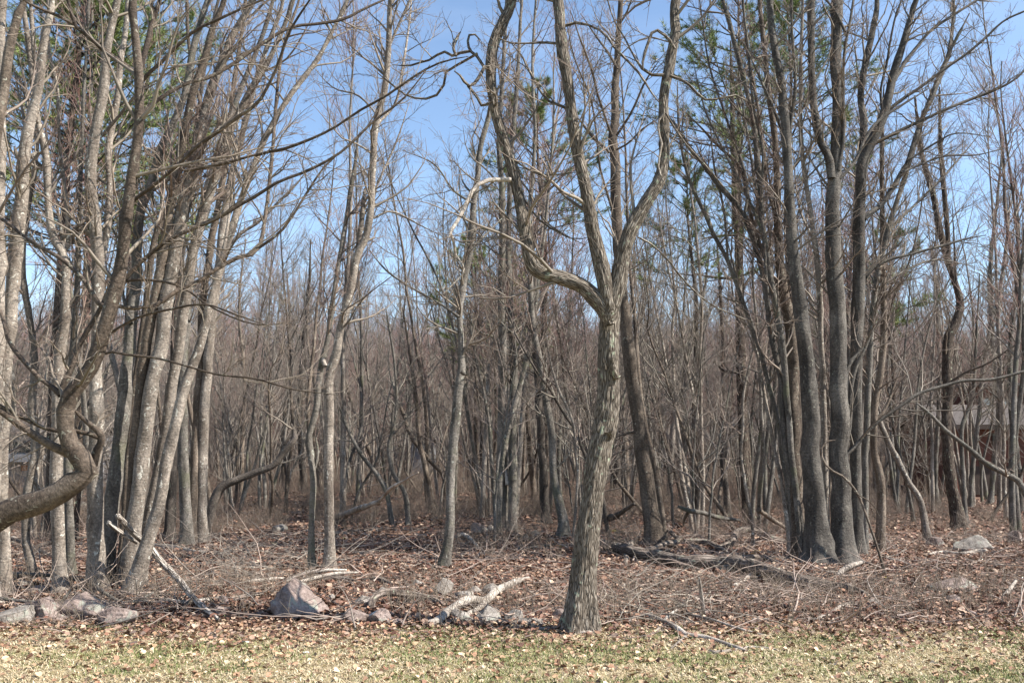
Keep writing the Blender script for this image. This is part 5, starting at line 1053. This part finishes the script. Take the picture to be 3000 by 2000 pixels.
log('fallen_log', 'long dark log lying across the far leaves right of the forked tree', 'slate', [[(1500, 1612, 4), (1580, 1600, 4), (1680, 1594, 4)]], 'log')
log('fallen_branch', 'crooked bough hanging low over the brush right of the leaning grey trunk', 'slate', [[(1990, 1430, 3, .75), (2020, 1446, 5, .68), (2060, 1455, 5, .6), (2110, 1475, 5, .5), (2170, 1486, 4, .45)], [(2020, 1446, 4, .68), (2008, 1480, 3, .45), (2002, 1520, 2, .2)]])
log('fallen_branch', 'dark stout limb leaning from the black trunk to the left foot of the right clump', 'tan', [[(2225, 1440, 5, .75), (2260, 1475, 5, .5), (2300, 1520, 4, .25), (2335, 1565, 4, .05)]])
o = log('torn_stump', 'splintered stump with a bright orange fresh torn face, behind the long dark log', 'wood', [[(2205, 1622, 4), (2216, 1616, 6, .03), (2226, 1604, 4, .12)], [(2212, 1620, 4, .02), (2212, 1604, 3, .10)]], 'stump')
# paper scraps
for px, py, w_, lb in ((714, 1883, 34, 'crumpled white paper scrap lying on the lawn at the left'), (896, 1914, 18, 'small white paper scrap on the lawn right of the bigger one')):
    p, Y_ = onground(px, py, 0, .012); s = scl(px, py, Y_)*w_/2
    gx, gy_ = np.meshgrid(np.linspace(-1, 1, 9), np.linspace(-.8, .8, 7)); gz = .22*noise3(gx*2+px, gy_*2, 3)
    top = np.stack([gx*(1+.15*gz), gy_*(1-.2*gx*gx), gz+.1], -1).reshape(-1, 3)*s; bot = top-np.array([0, 0, .002])
    i = np.arange(6)[:, None]*9; j = np.arange(8)[None, :]; q = np.stack([i+j, i+j+1, i+j+10, i+j+9], -1).reshape(-1, 4)
    mb = MB(); mb.add(top, quads=q); mb.add(bot, quads=q[:, ::-1]); o = mb.obj('paper_scrap', M['paper']); o.location = p; tag(o, lb, 'paper')
# moss
for px, py, w_, lb in ((1012, 1578, 34, 'yellow-green moss cushion in the leaves right of the ringed trunk'), (800, 1592, 28, 'moss cushion near the boulder on the leafy rise'), (628, 1704, 34, 'yellow moss cushion left of the pointed boulder'),
                       (1152, 1624, 30, 'moss patch between the ringed trunk and the knotholed trunk'), (1355, 1612, 30, 'moss patch right of the knotholed trunk foot'), (2595, 1692, 24, 'moss tuft at the foot of the bent white whip'), (1800, 1556, 30, 'yellow moss cushion just right of the forked tree, behind the log'), (1640, 1600, 44, 'green moss skirt at the foot of the hook-footed trunk')):
    p, Y_ = onground(px, py); s = scl(px, py, Y_)*w_/2; v, f = ico(3); v = v*(1+.25*noise3(v[:, 0]*3+px, v[:, 1]*3, v[:, 2]*3))[:, None]
    mb = MB(); mb.add(v*np.array([s, s*.9, s*.28]), tris=f); o = mb.obj('moss_cushion', M['moss']); o.location = p; tag(o, lb, 'moss', 'moss cushions')

# ------------------------------------------------------------------ leaf litter (real leaves), grass, sticks, brush
def wedge(n_, y0, y1, pw=1., m=.58, ex=.6):
    y = y0+(y1-y0)*rng.random(n_)**pw; return (rng.random(n_)*2-1)*(y*m+ex), y
def slope_z(x, y): return terrain(x, y)
def leaves(n_, x, y, size, lift, pal, name, label, curl=.5):
    N = len(x); z = slope_z(x, y)+lift*rng.random(N)
    s = size*(.55+.8*rng.random(N)); a = rng.random(N)*6.283
    u = np.stack([np.cos(a), np.sin(a), rng.normal(size=N)*.28], 1); nrm = unit(np.stack([rng.normal(size=N)*.38, rng.normal(size=N)*.38, np.ones(N)], 1))
    u = unit(u-nrm*np.sum(u*nrm, 1, keepdims=True)); w_ = np.cross(nrm, u); c_ = np.stack([x, y, z], 1)
    wd = (.28+.22*rng.random(N))*s; cu = curl*(rng.random(N)*1.3-.15)*s*.5
    def pt(l, k, h): return c_+u*(l*s)[:, None]+w_*(k*wd)[:, None]+nrm*(h*cu)[:, None]
    o1 = np.ones(N)
    P_ = [pt(-.5*o1, 0*o1, .0*o1), pt(-.15*o1, 1*o1, .6+.4*rng.random(N)), pt(.28*o1, .8+.3*rng.random(N), .5+.5*rng.random(N)), pt(.55*o1, 0*o1, .2*o1), pt(.22*o1, -(.8+.3*rng.random(N)), .5+.5*rng.random(N)), pt(-.2*o1, -1*o1, .6+.4*rng.random(N)), pt(.05*o1, 0*o1, 0*o1)]
    v = np.stack(P_, 1); b = np.arange(N)[:, None, None]*7
    tri = (np.array([[0, 3, 1], [1, 3, 2], [3, 0, 5], [5, 4, 3]])[None]+b).reshape(-1, 3)
    pal = np.array(pal); ci = rng.integers(0, len(pal), N); col = pal[ci]*(.7+.55*rng.random((N, 1)))
    mb = MB(); mb.add(v.reshape(-1, 3), tris=tri, col=np.repeat(col, 7, 0))
    o = mb.obj(name, M['leaf'], smooth=False); return tag(o, label, 'leaves', kind='stuff')
PAL = [(.235, .135, .088), (.145, .070, .047), (.30, .20, .14), (.085, .043, .03), (.205, .105, .068), (.40, .29, .21), (.115, .057, .042), (.25, .165, .12), (.16, .115, .092), (.15, .082, .058)]
PALN = [(.44, .31, .20), (.34, .21, .13), (.26, .145, .088), (.52, .40, .27), (.18, .095, .06), (.36, .23, .14)]
x, y = wedge(122000, 8.4, 20, .85); keep = y > lawn_edge(x)-.05-np.abs(rng.normal(size=len(x)))*(.35+.35*(noise3(x*1.1, y, 51)+1)); size_l = (.026+.040*rng.random(len(x))**1.5)*np.where(y < 10, .85, 1.05)
leaves(0, x[keep], y[keep], size_l[keep]*1.05, .045, PAL, 'leaf_litter', 'brown fallen leaves carpeting the wood floor')
x, y = wedge(34000, 19, 42, .8)
leaves(0, x, y, .085, .05, PAL, 'far_leaf_litter', 'brown fallen leaves deeper in the wood')
x, y = wedge(11000, 6.2, 10, 1.); dens = .35+.65*np.clip((y-7)/2.2, 0, 1)*(.6+.4*noise3(x*.7, y, 3)); keep = rng.random(len(x)) < dens*1.0
leaves(0, x[keep], y[keep], .046, .025, PALN, 'lawn_leaves', 'pale dry leaves scattered over the lawn', .9)
# grass
def grass(n_, y0, y1, name, label, green):
    x, y = wedge(n_, y0, y1, 1.0, .56, .3); ed = lawn_edge(x)+.25; keep = y < ed+rng.normal(size=n_)*.30; x = x[keep]; y = y[keep]; N = len(x)
    gmask = noise3(x*1.3, y*2.2, 21)+.5*noise3(x*4, y*6, 22)+green+.40*np.clip(x/4, -1, 1); isg = rng.random(N) < np.clip(.20+gmask*.75, .02, .65)
    z = terrain(x, y); h = np.where(isg, .016+.028*rng.random(N), .01+.022*rng.random(N)); a = rng.random(N)*6.283; ln = np.where(isg, .02+.03*rng.random(N), .04+.06*rng.random(N))
    b0 = np.stack([x, y, z-.004], 1); dr = np.stack([np.cos(a), np.sin(a), 0*a], 1); wv = np.stack([-np.sin(a), np.cos(a), 0*a], 1)*(.0022+.0018*rng.random((N, 1)))
    m1 = b0+dr*(ln*.45)[:, None]+np.array([0, 0, 1])*(h*.8)[:, None]; t1 = b0+dr*ln[:, None]+np.array([0, 0, 1])*(h*np.where(isg, 1, .7))[:, None]
    v = np.stack([b0-wv, b0+wv, m1+wv*.8, m1-wv*.8, t1], 1); k = np.arange(N)[:, None]*5
    q = np.array([[0, 1, 2, 3]])+k; tri = np.array([[3, 2, 4]])+k
    gc = np.array([[.13, .155, .05], [.20, .21, .085], [.10, .12, .04]])[rng.integers(0, 3, N)]; sc_ = np.array([[.47, .38, .245], [.38, .295, .18], [.57, .49, .34], [.27, .195, .115]])[rng.integers(0, 4, N)]
    col = np.where(isg[:, None], gc, sc_)*(.75+.5*rng.random((N, 1)))
    mb = MB(); mb.add(v.reshape(-1, 3), quads=q, tris=tri, col=np.repeat(col, 5, 0)); o = mb.obj(name, M['grass'], smooth=False); return tag(o, label, 'grass', kind='stuff')
grass(122000, 6.3, 10.3, 'grass', 'short half-dead grass of the lawn strip in front of the wood', -.02)
# scattered sticks
def sticks(n_, x, y, lr, rr, lift, name, label, m_='stick', up=.0, elev=.12):
    N = len(x); z = terrain(x, y)+rng.random(N)*lift+.01; a = rng.random(N)*6.283
    d = np.stack([np.cos(a), np.sin(a)*.8, rng.normal(size=N)*elev], 1); L = lr[0]+(lr[1]-lr[0])*rng.random(N)**2
    r0 = rr[0]+(rr[1]-rr[0])*rng.random(N)**3
    p, q = grow(np.stack([x, y, z], 1), d, L, r0, .0015, 6, .20, up); p[..., 2] = np.maximum(p[..., 2], terrain(p[..., 0], p[..., 1])+.004)
    mb = MB(); tubes(mb, p, q, 4, tip1=.3)
    p2, q2 = sprout(p, q, rng.integers(0, 4, N), .2, .9, (.25, .6), (.4, 1.), .6, .006, .0012, 3, .15, .02); tubes(mb, p2, q2, 3, tip0=.3, tip1=.6)
    o = mb.obj(name, M[m_]); return tag(o, label, 'twigs', kind='stuff')
x, y = wedge(520, 9.5, 20, .8); sticks(0, x, y, (.4, 1.8), (.007, .017), .08, 'fallen_sticks', 'thicker pale sticks lying about on the leaves', 'stick', 0, .06)
x, y = wedge(1500, 9.2, 22, .8)
sticks(0, x, y, (.25, 1.6), (.003, .011), .05, 'fallen_twigs', 'grey twigs and sticks littering the leaves')
def cluster(n_, px, py, sx_, sy):
    X_, Y_ = [], []
    for _ in range(n_):
        a, b_ = px+random.gauss(0, sx_), py+random.gauss(0, sy); b_ = max(1480, min(1880, b_)); yy = gY(a, b_); X_.append(P(a, b_, yy)[0]); Y_.append(yy)
    return np.array(X_), np.array(Y_)
for px, py, sx_, sy, n_, lb in ((740, 1650, 130, 45, 210, 'tangle of grey fallen twigs on the rise left of the ringed trunk'), (2250, 1740, 190, 50, 140, 'tangle of dead branches in front of the right clump'), (1980, 1780, 120, 45, 80, 'tangle of pale twigs right of the forked tree'), (250, 1780, 160, 35, 120, 'tangle of twigs over the left boulders'), (2050, 1590, 130, 25, 150, 'tangle of twigs behind the long dark log')):
    x, y = cluster(n_, px, py, sx_, sy); sticks(0, x, y, (.4, 1.7), (.003, .012), .12, 'twig_tangle', lb, 'stick', .0, .14)
# standing brush
def brush(x, y, h0, h1, name, label, kids=3, m_='brush', r=.0035):
    N = len(x); z = terrain(x, y)-.01; d = np.stack([rng.normal(size=N)*.35, rng.normal(size=N)*.35, np.ones(N)], 1)
    p, q = grow(np.stack([x, y, z], 1), d, h0+(h1-h0)*rng.random(N), np.full(N, r), .0015, 3, .15, .05); mb = MB(); tubes(mb, p, q, 3, tip1=.6)
    p2, q2 = sprout(p, q, rng.integers(kids-1, kids+2, N), .2, .95, (.3, .7), (.4, 1.), .8, .003, .001, 2, .2, .04); tubes(mb, p2, q2, 3, tip0=.4, tip1=1)
    o = mb.obj(name, M[m_]); return tag(o, label, 'brush', kind='stuff')
x, y = wedge(2700, 9.3, 12.5, .8); y = y+.15; k = noise3(x*1.1, y*1.1, 31) > -.15; brush(x[k], y[k], .12, .5, 'edge_brush', 'low reddish brown stems standing along the lawn edge', 3, r=.0028)
usrc = bpy.data.collections.new('undergrowth_source')
for vi in range(8):
    mb = MB(); nn_ = 14; a_ = rng.random(nn_)*6.28; rr_ = .35*np.sqrt(rng.random(nn_))
    d = np.stack([rng.normal(size=nn_)*.35, rng.normal(size=nn_)*.35, np.ones(nn_)], 1)
    p, q = grow(np.stack([rr_*np.cos(a_), rr_*np.sin(a_), np.full(nn_, -.02)], 1), d, .35+.75*rng.random(nn_), np.full(nn_, .0045), .0015, 3, .18, .05); tubes(mb, p, q, 3, tip1=.6)
    p2, q2 = sprout(p, q, rng.integers(3, 6, nn_), .15, .95, (.3, .7), (.4, 1.), .8, .003, .0012, 2, .2, .04); tubes(mb, p2, q2, 3, tip0=.4, tip1=1)
    p3, q3 = sprout(p2, q2, rng.integers(1, 4, len(p2)), .15, .95, (.3, .7), (.4, 1.), .8, .002, .001, 1, .2, .04); tubes(mb, p3, q3, 3, tip0=.6, tip1=1)
    o = bpy.data.objects.new('undergrowth_shrub', mb.mesh('undergrowth_shrub', M['brush'])); usrc.objects.link(o)
for nm_, n_, y0, y1, s0_, s1_, lb_ in (('undergrowth', 1900, 15, 42, .35, .85, 'hazy brown undergrowth stems between the trunks'), ('far_undergrowth', 3000, 38, 130, .7, 2.0, 'brown undergrowth deep in the wood')):
    x, y = wedge(n_, y0, y1, .75); pxx = 1500+x/y*F; k = ((noise3(x*.35, y*.35, 33) > -.1) & ~((y < 21) & (pxx > 560) & (pxx < 1300)) & ~((y < 18) & (pxx > 2500))) | (y > 24); k &= ~((pxx > 2760) & (y > 26) & (y < 60) & (rng.random(len(x)) < .8)); x = x[k]; y = y[k]
    me = bpy.data.meshes.new(nm_+'_points'); me.from_pydata(np.stack([x, y, terrain(x, y)], 1).tolist(), [], [])
    o = bpy.data.objects.new(nm_, me); C.objects.link(o); tag(o, lb_, 'brush', kind='stuff'); gn_instances(o, usrc, s0_, s1_, 3)
print('objects', len(bpy.data.objects))
